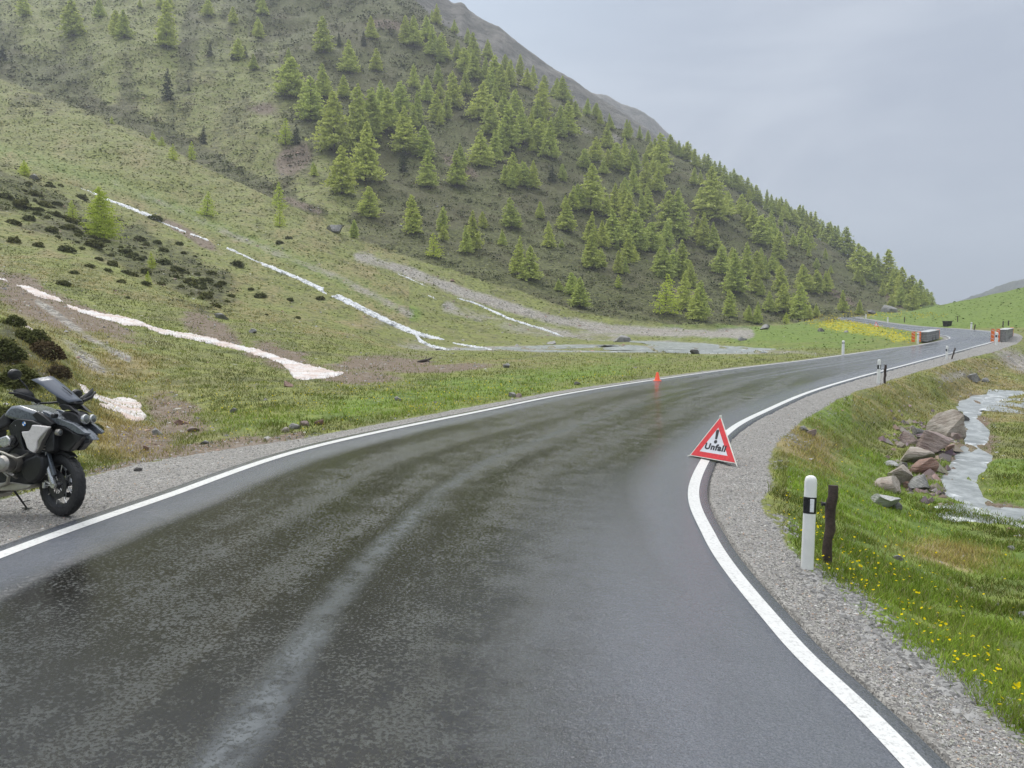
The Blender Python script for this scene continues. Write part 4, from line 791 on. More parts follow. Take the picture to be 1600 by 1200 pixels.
ribbon('roadside_brook', BR, BRW, -1.40, 1.5, .3); ribbon('valley_stream', BV, BVW, .12); ribbon('valley_stream_branch', BV2, BV2W, .112); ribbon('valley_stream_arm', BV3, BV3W, .104)
# shallow standing water in the wet meadow
pud = [PZ(a, b, -1.3)[:2] for a, b in ((1425, 800), (1480, 812), (1560, 834), (1700, 842), (1760, 806), (1560, 790), (1480, 784))]
tag(link('meadow_puddles', np_mesh('meadow_puddles', [(p_[0], p_[1], -1.322) for p_ in pud] , [tuple(range(7))]), None, wm), kind='structure')
pud2 = [PZ(a, b, -1.3)[:2] for a, b in ((1530, 640), (1700, 655), (1700, 615), (1545, 608))]
tag(link('meadow_puddles', np_mesh('meadow_puddles', [(p_[0], p_[1], -1.315) for p_ in pud2], [(0, 1, 2, 3)]), None, wm), kind='structure')

# ------------------------------------------------------------ boulders
def rock_mesh(seed, cuts=16, sub=4, rough=.05):
    import bmesh
    rg = np.random.default_rng(seed); bm = bmesh.new(); bmesh.ops.create_icosphere(bm, subdivisions=sub, radius=1); V = np.array([v.co[:] for v in bm.verts])
    for _ in range(cuts):
        n_ = rg.normal(size=3); n_ /= np.linalg.norm(n_); dd = rg.uniform(.30, .80); ex = np.clip(V @ n_ - dd, 0, None); V = V - ex[:, None] * n_
    V *= (1 + rough * fbm(V[:, 0] * 3 + V[:, 2] * 2, V[:, 1] * 3 - V[:, 2], 4, seed)[:, None]); V += fbm(V[:, 0] * 9 + V[:, 2] * 5, V[:, 1] * 9, 2, seed + 1)[:, None] * .02
    lo, hi = V.min(0), V.max(0); V = (V - (lo + hi) / 2) / (hi - lo)
    F = [[v.index for v in f.verts] for f in bm.faces]; bm.free(); me = np_mesh('rock', V, np.array(F), True)
    try: me.set_sharp_from_angle(angle=R(32))
    except Exception: pass
    return me
def rockmat(name, c1, c2, c3):
    m, q = mat(name); o = q.add('ShaderNodeTexCoord').outputs['Object']; geo = q.add('ShaderNodeNewGeometry').outputs['Position']
    a = q.noise(geo, 2.6, 6, .7); b = q.noise(geo, 14, 5, .7); st = q.noise(q.mulv(o, (1.5, 1.5, 9)), 1.6, 4, .6)
    c = q.mix(q.ramp(a, .36, .62), c1, c2); c = q.mix(q.ramp(st, .5, .66, 0, .55), c, c3); c = q.mix(q.ramp(b, .58, .7, 0, .45), c, (.36, .36, .33))
    return finish(m, q, Base__Color=c, Roughness=q.ramp(b, .3, .7, .35, .7), Normal=bump(q, q.math('ADD', b, q.math('MULTIPLY', st, 2)), .03, .9))
RM = {'g': rockmat('grey_rock', (.13, .128, .12), (.25, .245, .23), (.09, .09, .082)), 'p': rockmat('pink_rock', (.20, .135, .115), (.30, .235, .21), (.12, .09, .08)),
      'r': rockmat('rust_rock', (.15, .07, .045), (.24, .14, .10), (.09, .07, .055)), 't': rockmat('tan_rock', (.22, .18, .14), (.34, .30, .25), (.16, .11, .08)), 'w': rockmat('pale_rock', (.30, .30, .29), (.42, .42, .40), (.2, .2, .19)), 'k': rockmat('dark_rock', (.05, .048, .045), (.12, .11, .10), (.16, .15, .14))}
ROCKS = [(1456,1512,643,690,'t',.75,-20,'large leaning grey slab at the upper end of the brook rocks'),(1429,1461,668,682,'k',.7,0,'black and white rock wedged atop the brook rocks'),
 (1409,1441,676,699,'p',.7,10,'pink rock with a dark hollow on the left of the pile'),(1438,1483,671,716,'p',.8,30,'largest pinkish grey boulder in the middle of the brook rocks'),
 (1411,1466,699,727,'t',.6,5,'flat beige slab under the large pinkish boulder'),(1423,1469,717,743,'r',.7,-12,'rust brown rounded boulder beside the water'),
 (1384,1430,724,763,'t',.8,12,'beige domed boulder with a dark shaded face'),(1427,1453,740,771,'g',.9,40,'small brownish grey block right of the domed boulder'),
 (1366,1420,746,772,'t',.5,-10,'low flat tan slab at the lower left of the rock pile'),(1365,1414,768,799,'w',.55,-15,'white grey slab lowest in the brook rock pile'),
 (1382,1404,720,731,'w',.6,0,'small white stone left of the rust brown boulder'),(1472,1494,647,661,'k',.7,0,'dark stone at the brook edge behind the leaning slab'),(1493,1514,647,661,'k',.8,20,'darkest stone touching the water behind the leaning slab'),
 (1469,1479,768,776,'k',.6,0,'small dark stone standing in the brook near the rocks'),(1510,1532,583,598,'g',.4,-35,'thin tilted grey slab lying on the far bank'),(1534,1546,590,598,'g',.5,-20,'small grey stone right of the thin tilted slab'),
 (1250,1265,665,676,'g',.5,0,'grey stone in the roadside bank right of the warning sign'),(1262,1276,670,684,'p',.7,0,'pink stone in the roadside bank right of the warning sign'),
 (1447,1462,716,728,'p',.8,0,'reddish block right under the largest pinkish boulder'),(1402,1416,690,701,'t',.7,0,'tan stone at the left tip of the pink rock'),(1405,1420,722,733,'k',.7,20,'dark stone between white stone and rust brown boulder'),(1476,1492,694,706,'r',.7,0,'brown stone at the water edge right of the largest boulder'),(1452,1466,758,770,'t',.7,0,'small tan stone at the brook edge by the brownish block'),(1440,1452,700,712,'r',.7,10,'rust coloured stone pressed against the beige slab'),(1486,1502,676,688,'p',.7,0,'pinkish stone below the leaning grey slab'),(1410,1424,752,764,'r',.7,0,'brown stone wedged beside the domed boulder'),(1394,1410,784,797,'g',.6,0,'grey stone at the foot of the rock pile'),(1498,1512,668,678,'t',.6,0,'tan stone touching the brook under the leaning slab'),
 (1396,1411,868,876,'g',.4,0,'flat wet stone in the meadow below the rock pile'),(1576,1588,853,861,'g',.6,0,'grey stone in the grass by the right edge below the brook'),(1556,1566,942,949,'g',.4,0,'thin grey stone in the near meadow by the right edge'),(1592,1608,955,966,'w',.6,0,'pale stone at the right edge of the near meadow'),
 (959,986,523,536,'g',.8,0,'big grey boulder standing on the bank of the valley stream'),(1076,1096,545,554,'k',.7,0,'dark boulder standing in the wide valley stream'),(1188,1207,506,516,'g',.8,0,'grey boulder on the crest of the meadow mound'),
 (1153,1168,526,533,'g',.6,0,'grey boulder on the near side of the meadow mound'),(785,797,567,576,'g',.8,0,'lone grey stone on the meadow left of the valley stream'),(794,806,613,622,'g',.8,0,'left one of the twin stones beside the yellow flowers'),(804,816,614,622,'p',.7,0,'right one of the twin stones beside the yellow flowers'),
 (897,908,596,602,'k',.6,0,'dark stone in the green meadow before the orange cone'),(615,627,619,627,'g',.7,0,'grey stone on the green meadow left of the twin stones'),(854,871,532,539,'g',.7,0,'grey boulder at the foot of the narrow rill'),
 (333,356,489,499,'g',.6,0,'flat grey boulder on the grassy slope above the long snow tongue'),(443,458,595,606,'r',.8,0,'brown stone below the lower end of the long snow tongue'),(357,370,637,646,'g',.8,0,'pale grey stone in the meadow below the snow tongue'),
 (270,294,655,665,'r',.6,0,'dark red stone right of the small snow patch'),(237,253,669,681,'g',.8,0,'bluish grey stone below the small snow patch'),(291,311,667,676,'p',.5,0,'flat pinkish stone below the dark red stone'),(223,232,695,705,'r',.9,0,'small rusty stone near the front wheel of the motorcycle'),
 (310,326,688,695,'g',.5,0,'flat grey stone near the gravel edge left of centre'),(436,452,667,677,'t',.6,0,'lowest stone of the small heap beside the road'),(450,468,661,672,'g',.7,0,'middle stone of the small heap beside the road'),(466,482,657,667,'p',.7,0,'topmost stone of the small heap beside the road'),(489,505,655,665,'r',.7,0,'brown stone right of the small heap beside the road'),
 (387,401,513,521,'g',.7,0,'grey stone on the slope between the snow tongue and cascade'),(1379,1403,476,490,'g',.9,0,'large grey boulder beyond the road under the last trees'),(1355,1371,483,492,'k',.9,0,'dark boulder left of the large grey one under the last trees'),
 (1278,1289,512,519,'g',.8,0,'grey stone among the yellow flowers of the mound'),(1318,1326,516,520,'g',.7,0,'small stone deep in the yellow flower patch'),(40,60,271,280,'g',.6,0,'pale flat boulder high on the far left hillside'),(507,536,350,365,'g',.8,0,'rock outcrop at the foot of the forested slope left of centre'),
 (205,222,757,765,'k',.5,0,'small black stone lying on the roadside gravel'),(290,303,793,799,'k',.5,0,'dark flat stone on the gravel near the white line'),(208,222,730,737,'k',.4,0,'dark wet stone where the gravel meets the grass')]
ROCKS = [r for r in ROCKS if r[7] != 'small black stone lying on the roadside gravel' and r[7] != 'dark flat stone on the gravel near the white line']
for k, (x0, x1, y0, y1, cm_, th, rot, lab) in enumerate(ROCKS):
    p = hit((x0 + x1) / 2, y1 - (y1 - y0) * .12)
    if p is None: continue
    wd_ = (x1 - x0) * p[1] / FPX; hh_ = (y1 - y0) * p[1] / FPX
    px_r = x0 > 1360 and y0 > 630
    me = rock_mesh(500 + k, 9 + k % 4, 4 if wd_ > .25 and p[1] < 60 else 3); o = link('boulder' if wd_ > .45 else 'stone', me, None, RM[cm_]); dp = max(wd_ * .7, hh_ * .8)
    KB = 1.02 if px_r else 1.0; o.scale = (wd_ * KB, dp * KB, hh_ * 1.15 * KB); o.location = (p[0], p[1] + dp * .25, p[2] + hh_ * .27); o.rotation_euler = (R(random.uniform(-8, 8)), R(rot), R(random.uniform(-25, 25)))
    tag(o, lab, 'boulder' if wd_ > .45 else 'stone', 'boulders and stones')
# driftwood branch by the stream
p = hit(664, 567); wmat = simple('weathered_wood', (.05, .038, .03), .8, bmp=.01, var=.4, scale=8); b_ = MB(); s = p[1] / FPX
b_.tube([(-12 * s, 0, .05), (-3 * s, .1, .12), (4 * s, 0, .16), (11 * s, .1, .30)], [.05, .10, .09, .03], 8); b_.tube([(4 * s, 0, .16), (8 * s, -.2, .06)], [.07, .02], 6); b_.tube([(0, 0, .14), (2 * s, .2, .36)], [.05, .015], 6)
o = b_.build('driftwood', wmat); o.location = p; tag(o, 'dark driftwood branch lying on the flat beside the stream', 'branch')

# ------------------------------------------------------------ shrubs on the left hillside
shm = leafmat('shrub_leaves', (.075, .088, .04), (.20, .215, .09), .3, .1); jum = leafmat('juniper_leaves', (.045, .056, .022), (.14, .155, .06), .3, .1); brm = leafmat('brown_twigs', (.045, .036, .022), (.11, .085, .05), .2, .1)
def shrub_mesh(seed, n, s, mt):
    rg = np.random.default_rng(seed); k = rg.normal(size=(n, 3)); k /= np.linalg.norm(k, axis=1)[:, None]; k[:, 2] = np.abs(k[:, 2]); r_ = rg.uniform(.5, 1, n) ** .5 * (1 + .3 * fbm(k[:, 0] * 2.2 + 5, k[:, 1] * 2.2, 3, seed))
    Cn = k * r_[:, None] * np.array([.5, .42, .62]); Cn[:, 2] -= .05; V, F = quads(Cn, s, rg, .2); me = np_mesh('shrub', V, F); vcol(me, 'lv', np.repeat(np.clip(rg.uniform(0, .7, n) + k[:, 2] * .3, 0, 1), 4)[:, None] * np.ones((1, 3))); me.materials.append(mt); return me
SHR = [shrub_mesh(600 + k, 520, .075, shm) for k in range(5)]
ex = [(990,695,40),(1165,755,55),(1120,722,30),(945,652,45),(870,575,22),(800,520,40),(650,645,60),(730,610,70),(730,550,45),(570,760,25),(280,700,60),(1430,765,45),(920,755,70),(845,690,60),(790,635,50),(690,410,60),(560,650,50),(400,622,45),(440,590,40),(330,650,40),(130,410,60),(230,460,60),(60,510,70),(170,530,60),(60,430,60),(365,318,60),(1060,615,70),(1030,755,40),(1015,778,30),(1190,835,20),(1295,772,40),(650,700,50),(720,700,40),(300,550,70),(500,612,60),(420,530,90),(250,390,50),(320,420,60),(90,350,80),(20,310,60),(200,350,60),(560,560,60),(620,500,50),(700,515,40),(150,300,50),(270,260,30),(220,250,30),(1290,495,35),(1250,515,35),(540,690,40),(480,640,40),(820,560,30),(890,610,25),(600,660,45),(1330,850,30)]
SH = [(a / 2.857, 200 + b / 2.857, c_ / 2.857) for a, b, c_ in ex]
rs_ = random.Random(9); cen = [(60, 320, 60, 26), (150, 375, 60, 30), (230, 410, 50, 26), (300, 440, 40, 22)]
while len(SH) < 150:
    c_ = rs_.choice(cen); a = rs_.gauss(0, .6); b = rs_.gauss(0, .6); SH.append((c_[0] + a * c_[2] + b * 8, c_[1] + a * c_[2] * .42 + b * c_[3], rs_.uniform(6, 16)))
SHO = []
for k, (px, py, wpx) in enumerate(SH):
    p = hit(px, py)
    if p is None or p[1] > 200 or px < -20: continue
    o = bpy.data.objects.new('shrub', SHR[k % 5]); C.objects.link(o); s = wpx * p[1] / FPX; o.location = p; o.scale = (s * 1.1, s, s * .62); o.rotation_euler = (0, 0, rs_.uniform(0, 6.28))
    SHO.append((o, px, py))
cells = {}
for o, px, py in SHO:
    dx, dy = px - 162, py - 350 - (px - 162) * .35; a = 'far left' if px < 60 else 'left' if dx < -30 else 'below' if dx < 30 and dy > 0 else 'behind' if dx < 30 else 'right' if px < 260 else 'lower right'
    cells.setdefault((a, int(dy // 22)), []).append((px, o))
rows_ = {k: i for i, k in enumerate(sorted({k[1] for k in cells}))}; RW = ['topmost', 'second', 'third', 'fourth', 'fifth', 'sixth', 'seventh', 'eighth', 'ninth', 'tenth', 'lowest']
for (a, r_), L_ in cells.items():
    L_.sort(key=lambda v: v[0]); pos = {'far left': 'at the left picture edge', 'left': 'left of the lone larch', 'below': 'under the lone larch', 'behind': 'behind the lone larch', 'right': 'right of the lone larch', 'lower right': 'far right of the lone larch'}[a]
    for k, (_, o) in enumerate(L_): tag(o, f"dark shrub, {ORD[min(k, 26)]} in the {RW[min(rows_[r_], 10)]} row {pos}", 'shrub', 'dark shrubs around the lone larch')
jn = [(22,508,36,'j','dark green juniper bush at the left edge beyond the bank crest'),(28,600,70,'j','dark green juniper bush directly behind the motorcycle mirror'),(72,560,60,'b','brown twiggy bush on the bank above the motorcycle'),(92,590,44,'b','brown twiggy bush beside the small snow patch'),(48,535,50,'j','green juniper bush on the crest of the left bank'),(0,560,70,'j','juniper bush cut by the left edge of the picture'),(100,633,26,'j','small juniper right behind the motorcycle windshield'),(8,655,50,'j','juniper bush behind the motorcycle tank at the left edge'),(152,672,24,'j','small dark bush right of the motorcycle beak')]
JM = {'j': shrub_mesh(650, 2600, .032, jum), 'b': shrub_mesh(651, 2400, .03, brm)}
for px, py, wpx, kd, lab in jn:
    p = hit(px, py); s = wpx * p[1] / FPX; o = bpy.data.objects.new('bush', JM[kd]); C.objects.link(o); o.location = p; o.scale = (s * 1.2, s, s * .8); o.rotation_euler = (0, 0, rs_.uniform(0, 6.28)); tag(o, lab, 'bush', 'bushes on the left bank')
# ------------------------------------------------------------ roadside posts
whp = simple('white_plastic', (.74, .74, .71), .35, var=.05, scale=5); blk = simple('black_band', (.012, .012, .013), .3); refl = simple('reflector', (.75, .76, .78), .18, var=.1, scale=60)
woodp = simple('wet_stake_wood', (.045, .028, .022), .6, bmp=.008, var=.45, scale=14); blp = simple('black_plastic', (.015, .015, .016), .35, var=.3)
def post_profile(r, zs, n=20):
    "rounded D-section rings, flat back"
    V = []
    for z_, k in zs:
        for a in range(n):
            t = 2 * math.pi * a / n; x = math.cos(t); y = math.sin(t); x = math.copysign(abs(x) ** .75, x); y = math.copysign(abs(y) ** .75, y); V.append((x * r * k, y * r * .72 * k, z_))
    F = [(i * n + a, i * n + (a + 1) % n, (i + 1) * n + (a + 1) % n, (i + 1) * n + a) for i in range(len(zs) - 1) for a in range(n)]
    F += [tuple(range(n))[::-1], tuple(range((len(zs) - 1) * n, len(zs) * n))]; return V, F
def delineator(px, py, hpx, lab, face=True, rz=0.0, lean=0.0, minw=0):
    p = hit(px, py); h = hpx * p[1] / FPX; e = empty('marker_post', p, rz); e.rotation_euler[1] = lean; r = max(.066 * h / 1.02, minw * p[1] / FPX / 2)
    V, F = post_profile(r, [(-.15, 1), (0, 1), (h * .93, .97), (h * .965, .9), (h * .988, .7), (h, .35)]); MB().add(V, F).build('post_body', whp, e)
    V, F = post_profile(r * 1.02, [(h * .60, 1), (h * .775, 1)] if face else [(h * .80, 1), (h * .87, 1)]); MB().add(V, F).build('black_band', blk, e)
    if face: MB().box((r * .25, -r * .78, h * .69), (r * .62, .012, h * .14)).build('reflector', refl, e, bevel=.003)
    else: MB().box((0, -r * .78, h * .835), (r * .9, .012, h * .03)).build('reflector', refl, e)
    return tag(e, lab, 'marker post', 'white roadside marker posts')
delineator(1261, 888, 150, 'nearest large white marker post beside the brown wooden stake', rz=-.25, lean=.012)
delineator(1372.5, 599, 37.5, 'second white marker post on the right verge, beside a thin brown stake', rz=-.3)
delineator(1479, 561.5, 21, 'white marker post beside a tilted dark stake short of the right parapet', rz=-.3, minw=3.4)
delineator(1557, 539, 20, 'white marker post just left of the right orange parapet boards', rz=-.3, minw=3.8)
delineator(1317, 556, 24, 'white marker post with small dark top on the left verge', face=False, minw=4.2)
delineator(1434, 537, 17, 'white marker post just left of the left orange parapet boards', face=False, minw=3.4)
delineator(1517.5, 516, 12.5, 'small white marker post on the far bend below the green hill', face=False, minw=2.6)
delineator(1387, 504, 8.5, 'tiny white marker post on the far road left of the dark tub', face=False, minw=2.2)
delineator(1353, 498, 7, 'tiniest white marker post at the far crest of the road', face=False, minw=1.9)
def stake(px, py, hpx, wpx, lab, lean=0.0, knob=False, mt=None):
    p = hit(px, py); s = p[1] / FPX; h = hpx * s; r = wpx * s / 2; e = empty('fence_stake', p); e.rotation_euler[1] = lean
    rr = [r * 1.0, r * .95, r * 1.02, r * .92, r * 1.06, r * 1.0, r * 1.12, r * 1.02, r * 1.0]; pts = [(math.sin(k * 1.9) * r * .18 + .02 * h * k / 8, math.cos(k * 2.3) * r * .15, -.1 + (h + .1) * k / 8) for k in range(9)]
    MB().tube(pts, rr, 12).build('stake', mt or woodp, e)
    if knob:
        k = MB().lathe([(.006, 0), (.022, .004), (.026, .016), (.018, .028), (.024, .04), (.008, .052)], (pts[6][0] - r - .06, -.02, h * .765), (1, 0, 0), 14).build('insulator', blp, e)
        MB().tube([(pts[6][0] - r - .16, -.02, h * .79), (pts[6][0] - r * .3, 0, h * .77)], .003, 6).build('wire_hook', blp, k)
    return tag(e, lab, 'fence stake', 'thin fence stakes along the road')
stake(1291, 880, 126, 15, 'thick brown wooden stake with black insulator beside the nearest post', lean=.035, knob=True)
stake(1382, 599, 29, 3.6, 'thin dark stake beside the second marker post'); stake(1487, 561, 18, 2.2, 'thin tilted stake beside the third marker post', lean=.25); stake(1522, 516, 9, 1.8, 'thin stake beside the small post on the far bend', lean=.15)
stake(1413, 504, 9, 1.5, 'thin stake on the green hill left of the dark tub'); stake(1496, 503, 9, 1.3, 'thin stake on the green hill right of the dark tub'); stake(1567, 511, 9, 1.8, 'left one of two stakes behind the right parapet'); stake(1575.5, 509, 8, 1.8, 'right one of two stakes behind the right parapet')
# ------------------------------------------------------------ folding warning sign (three-sided fabric pyramid)
red = simple('red_retroreflective', (.62, .035, .04), .35, var=.12, scale=20); wht = simple('white_retroreflective', (.62, .63, .66), .35, var=.05, scale=9); ink = simple('black_print', (.02, .02, .024), .5)
edgem = simple('sign_edge_fabric', (.70, .69, .62), .6)
def warning(lab, Lp, Rp, Ap, back, text=True, grp='folding warning signs'):
    Lp, Rp, Ap = map(Vector, (Lp, Rp, Ap)); mid = (Lp + Rp) / 2; X = (Rp - Lp).normalized(); Y = (Ap - mid); Y = (Y - X * Y.dot(X)).normalized(); N = X.cross(Y).normalized()
    e = empty('warning_sign', mid); M = Matrix((X, Y, N)).transposed(); Wd = (Rp - Lp).length; ax = (Ap - mid).dot(X); hh = (Ap - mid).dot(Y)
    if N.y > 0: N = -N
    T = [Vector((-Wd / 2, 0)), Vector((Wd / 2, 0)), Vector((ax, hh))]; cen = (T[0] + T[1] + T[2]) / 3
    def tri(k): return [cen + (t - cen) * k for t in T]
    fn = 1 if (M @ Vector((0, 0, 1))).y < 0 else -1      # towards the viewer
    def plate(pts, z0, z1): 
        V = [M @ Vector((a[0], a[1], z)) for z in (z0 * fn, z1 * fn) for a in pts]; n = len(pts); return V, [tuple(range(n)), tuple(range(n, 2 * n))] + [(k, (k + 1) % n, n + (k + 1) % n, n + k) for k in range(n)]
    b = MB(); b.add(*plate(tri(1.0), -.008, 0)); pan = b.build('white_panel', edgem, e)
    o_, i_ = tri(.95), tri(.60); b = MB()
    for k in range(3): b.add(*plate([o_[k], o_[(k + 1) % 3], i_[(k + 1) % 3], i_[k]], .0005, .003))
    b.build('red_border', red, e); b = MB(); b.add(*plate(tri(.597), .0005, .0025)); b.build('white_field', wht, e)
    # rear faces meeting at a rear corner
    Bk = Vector(back) - mid; Lr, Rr, Ar = [M @ Vector((t.x, t.y, -.010 * fn)) for t in T]
    for pts in ((Lr, Bk, Ar), (Bk, Rr, Ar)):
        nrm = (pts[1] - pts[0]).cross(pts[2] - pts[0]).normalized() * .004; V = [q_ - nrm for q_ in pts] + [q_ + nrm for q_ in pts]; f = MB().add(V, [(0, 1, 2), (3, 5, 4), (0, 3, 4, 1), (1, 4, 5, 2), (2, 5, 3, 0)]).build('rear_panel', edgem, e)
        c0 = (pts[0] + pts[1] + pts[2]) / 3; O = [c0 + (q_ - c0) * .93 for q_ in pts]; I = [c0 + (q_ - c0) * .6 for q_ in pts]; bb = MB()
        for sg in (-1, 1):
            for k in range(3): bb.add([O[k] + nrm * 1.4 * sg, O[(k + 1) % 3] + nrm * 1.4 * sg, I[(k + 1) % 3] + nrm * 1.4 * sg, I[k] + nrm * 1.4 * sg], [(0, 1, 2, 3)])
        bb.build('rear_border', red, f, smooth=False)
    for q_, dv in ((T[0], (-.045, -.03)), (T[1], (.035, -.05)), (T[2], None)):
        a = M @ Vector((q_.x, q_.y, 0))
        if dv: MB().tube([a, a + M @ Vector((dv[0], dv[1], 0))], [.012, .008], 8).build('corner_tip', edgem, e)
        else: MB().box(a + M @ Vector((0, -.005, 0)), (.05, .03, .04), None).build('top_cap', edgem, e, bevel=.008)
    if text:
        b = MB(); k = hh; c_ = Vector((cen.x + .012 * 0, cen.y)); up = (Vector((ax, hh)) - Vector((0, 0))).normalized(); rt = Vector((up.y, -up.x)); o0 = Vector((0, 0)) + up * hh * .335
        def loc(a, b_): return o0 + up * b_ + rt * a
        w1, w2 = hh * .040, hh * .026; prof = [(-w2, hh * .13), (w2, hh * .13), (w1, hh * .315)] + [(w1 * math.cos(t), hh * .318 + w1 * math.sin(t)) for t in (0.4, .9, 1.57, 2.2, 2.75)] + [(-w1, hh * .315)]
        b.add(*plate([loc(*v) for v in prof], .003, .005)); b.add(*plate([loc(hh * .042 * math.cos(t * .3927), hh * .072 + hh * .042 * math.sin(t * .3927)) for t in range(16)], .003, .005)); b.build('exclamation_mark', ink, e)
        cu_ = bpy.data.curves.new('t', 'FONT'); cu_.body = 'Unfall'; cu_.size = hh * .19; cu_.space_character = 1.12; cu_.align_x = 'CENTER'; cu_.extrude = .001; cu_.offset = .0075; to = bpy.data.objects.new('t', cu_); C.objects.link(to)
        dg = bpy.context.evaluated_depsgraph_get(); me = bpy.data.meshes.new_from_object(to.evaluated_get(dg)); bpy.data.objects.remove(to)
        tw = hh * .55; xs = [v.co.x for v in me.vertices]; kx = tw / (max(xs) - min(xs))
        for v in me.vertices:
            xx = v.co.x * kx * fn * 1.0; yy = v.co.y * 1.0; q2 = Vector((cen.x * .35, hh * .215)) + Vector((1, 0)) * (v.co.x * kx * (1 if fn > 0 else -1)) + Vector((0, 1)) * yy; v.co = M @ Vector((q2.x, q2.y, (.004 + v.co.z) * fn))
        link('lettering', me, e, ink)
    return tag(e, lab, 'warning sign')
Lc = PZ(1077.5, 711.5, .04); Rc = PZ(1150.5, 724.5, .03); Ac = P(1126, 650.5, (Lc[1] + Rc[1]) / 2 + .32); bk_ = (Lc + Rc) / 2 + np.array([.05, .80, .0])
warning('red and white triangular folding sign reading Unfall standing on the right edge line', Lc, Rc, Ac, bk_)
pf = hit(1369.5, 510.5, 100); s = pf[1] / FPX; warning('tiny distant red and white triangular sign on the left edge of the far road', pf + np.array([-4 * s, 0, 0]), pf + np.array([4 * s, 0, 0]), pf + np.array([0, .3, 8.5 * s]), pf + np.array([0, .8, 0]), text=False)
# ------------------------------------------------------------ traffic cone
org = simple('orange_plastic', (.85, .085, .02), .4, var=.08); pc = PZ(1027, 595.3, .10); s = pc[1] / FPX; hc = 13.8 * s; e = empty('traffic_cone', pc)
MB().lathe([(.0, .03), (hc * .36, .03), (hc * .30, .07 * hc + .03), (hc * .12, hc * .96), (hc * .09, hc), (0, hc)], (0, 0, 0), (0, 0, 1), 24).build('cone_body', org, e)
MB().lathe([(hc * .215, hc * .42), (hc * .222, hc * .425), (hc * .168, hc * .70), (hc * .16, hc * .70)], (0, 0, .004), (0, 0, 1), 24).build('white_collar', refl, e); MB().box((0, 0, .015), (hc * .85, hc * .85, .03)).build('base_plate', org, e, bevel=.01)
tag(e, 'small orange traffic cone with white collar on the left edge of the road', 'traffic cone')
# ------------------------------------------------------------ bridge parapets with orange boards, dark tub
conc = simple('grey_block', (.24, .24, .23), .75, bmp=.02, var=.25, scale=5); pale = simple('pale_concrete_cap', (.42, .43, .42), .5, var=.1, scale=3); orb = simple('orange_board', (.80, .17, .03), .4, var=.1, scale=6)
def parapet(A_, B_, th, h, lab, foot=None):
    A_, B_ = Vector(A_), Vector(B_); d = B_ - A_; L = math.hypot(d.x, d.y); ang = math.atan2(d.y, d.x); e = empty('bridge_parapet', A_, ang); e.rotation_euler[1] = -math.atan2(d.z, L)
    b = MB(); nb = 9; rows = 4        # coursed blocks with real joints
    for r_ in range(rows):
        for k in range(nb + 1):
            x0 = max(0, (k - .5 * (r_ % 2)) * L / nb); x1 = min(L, (k + 1 - .5 * (r_ % 2)) * L / nb)
            if x1 - x0 > .1: b.box(((x0 + x1) / 2, th / 2, h * .94 * (r_ + .5) / rows), (x1 - x0 - .05, th - .02 * ((k + r_) % 2), h * .94 / rows - .03))
    b.build('block_wall', conc, e, bevel=.015); MB().box((L / 2, th / 2, h * .45), (L - .12, th - .12, h * .9)).build('wall_core', simple('mortar', (.07, .07, .068), .9), e)
    MB().box((L / 2, th / 2, h * .97), (L + .1, th + .1, .08)).build('cap', pale, e, bevel=.02)
    for k, x in enumerate((L * .45, L * .68)): MB().box((x, -.012, h * .22), (.42, .02, h * .34)).build('drain_slot', blk, e)
    def board(x, y, n_):
        bo = MB().box((x, y, h * .52), (.05, .34, h * 1.04)).build('orange_board', orb, e, bevel=.01)
        m = MB()
        for z_ in (.28, .60, .92): m.box((x - .03, y, h * z_), (.006, .31, h * .035), Matrix.Rotation(.5, 3, 'X'))
        m.build('white_stripe', whp, bo)
    board(-.08, th - .12, 0); board(-.62, th + .35, 0); board(L + .10, .15, 0)
    MB().box((-.3, th * .4, .04), (.8, .12, .08)).build('board_foot', blp, e, bevel=.01)
    return tag(e, lab, 'parapet', 'bridge parapets with orange boards')
def dpt(px, py, d): return P(px, py, d)
parapet(dpt(1449, 534.2, 81.5), dpt(1467.5, 529.5, 87.5), .9, 1.05, 'grey block parapet with orange boards on the left inside of the far bend')
parapet(dpt(1572, 534.5, 86), dpt(1582.5, 530.5, 93), .9, 1.4, 'grey block parapet with orange boards at the right edge of the picture')
b = MB(); p0, p1 = dpt(1561, 540, 84), dpt(1592, 531.5, 97); d = Vector(p1) - Vector(p0); e = empty('bridge_slab', p0, math.atan2(d.y, d.x)); MB().box((d.length / 2, -.2, -.12), (d.length, 1.6, .35)).build('slab', pale, e, bevel=.04); MB().box((d.length * .62, -.1, -.75), (1.2, 1.3, 1.0)).build('abutment', conc, e, bevel=.05); tag(e, 'concrete bridge edge slab jutting out under the right parapet', 'bridge slab')
p = hit(1480, 509.5); s = p[1] / FPX; e = empty('tub', p, .3); wq = 9.5 * s; hq = 7.5 * s
b = MB().add([(-wq / 2 * k, -wq / 2 * k2, z_) for z_, k in ((-.05, .86), (hq, 1.0)) for k, k2 in ((k, k), (-k, k), (-k, -k), (k, -k))], [(0, 1, 5, 4), (1, 2, 6, 5), (2, 3, 7, 6), (3, 0, 4, 7), (0, 3, 2, 1)]).build('tub_body', blp, e, bevel=.03); b = MB()
for x, y, a, c_ in ((0, wq / 2, wq * 1.1, .08), (0, -wq / 2, wq * 1.1, .08), (wq / 2, 0, .08, wq * .97), (-wq / 2, 0, .08, wq * .97)): b.box((x, y, hq), (a, c_, .12))
b.build('rim', blp, e, bevel=.02); tag(e, 'dark plastic tub standing on the green hillside above the far bend', 'tub')

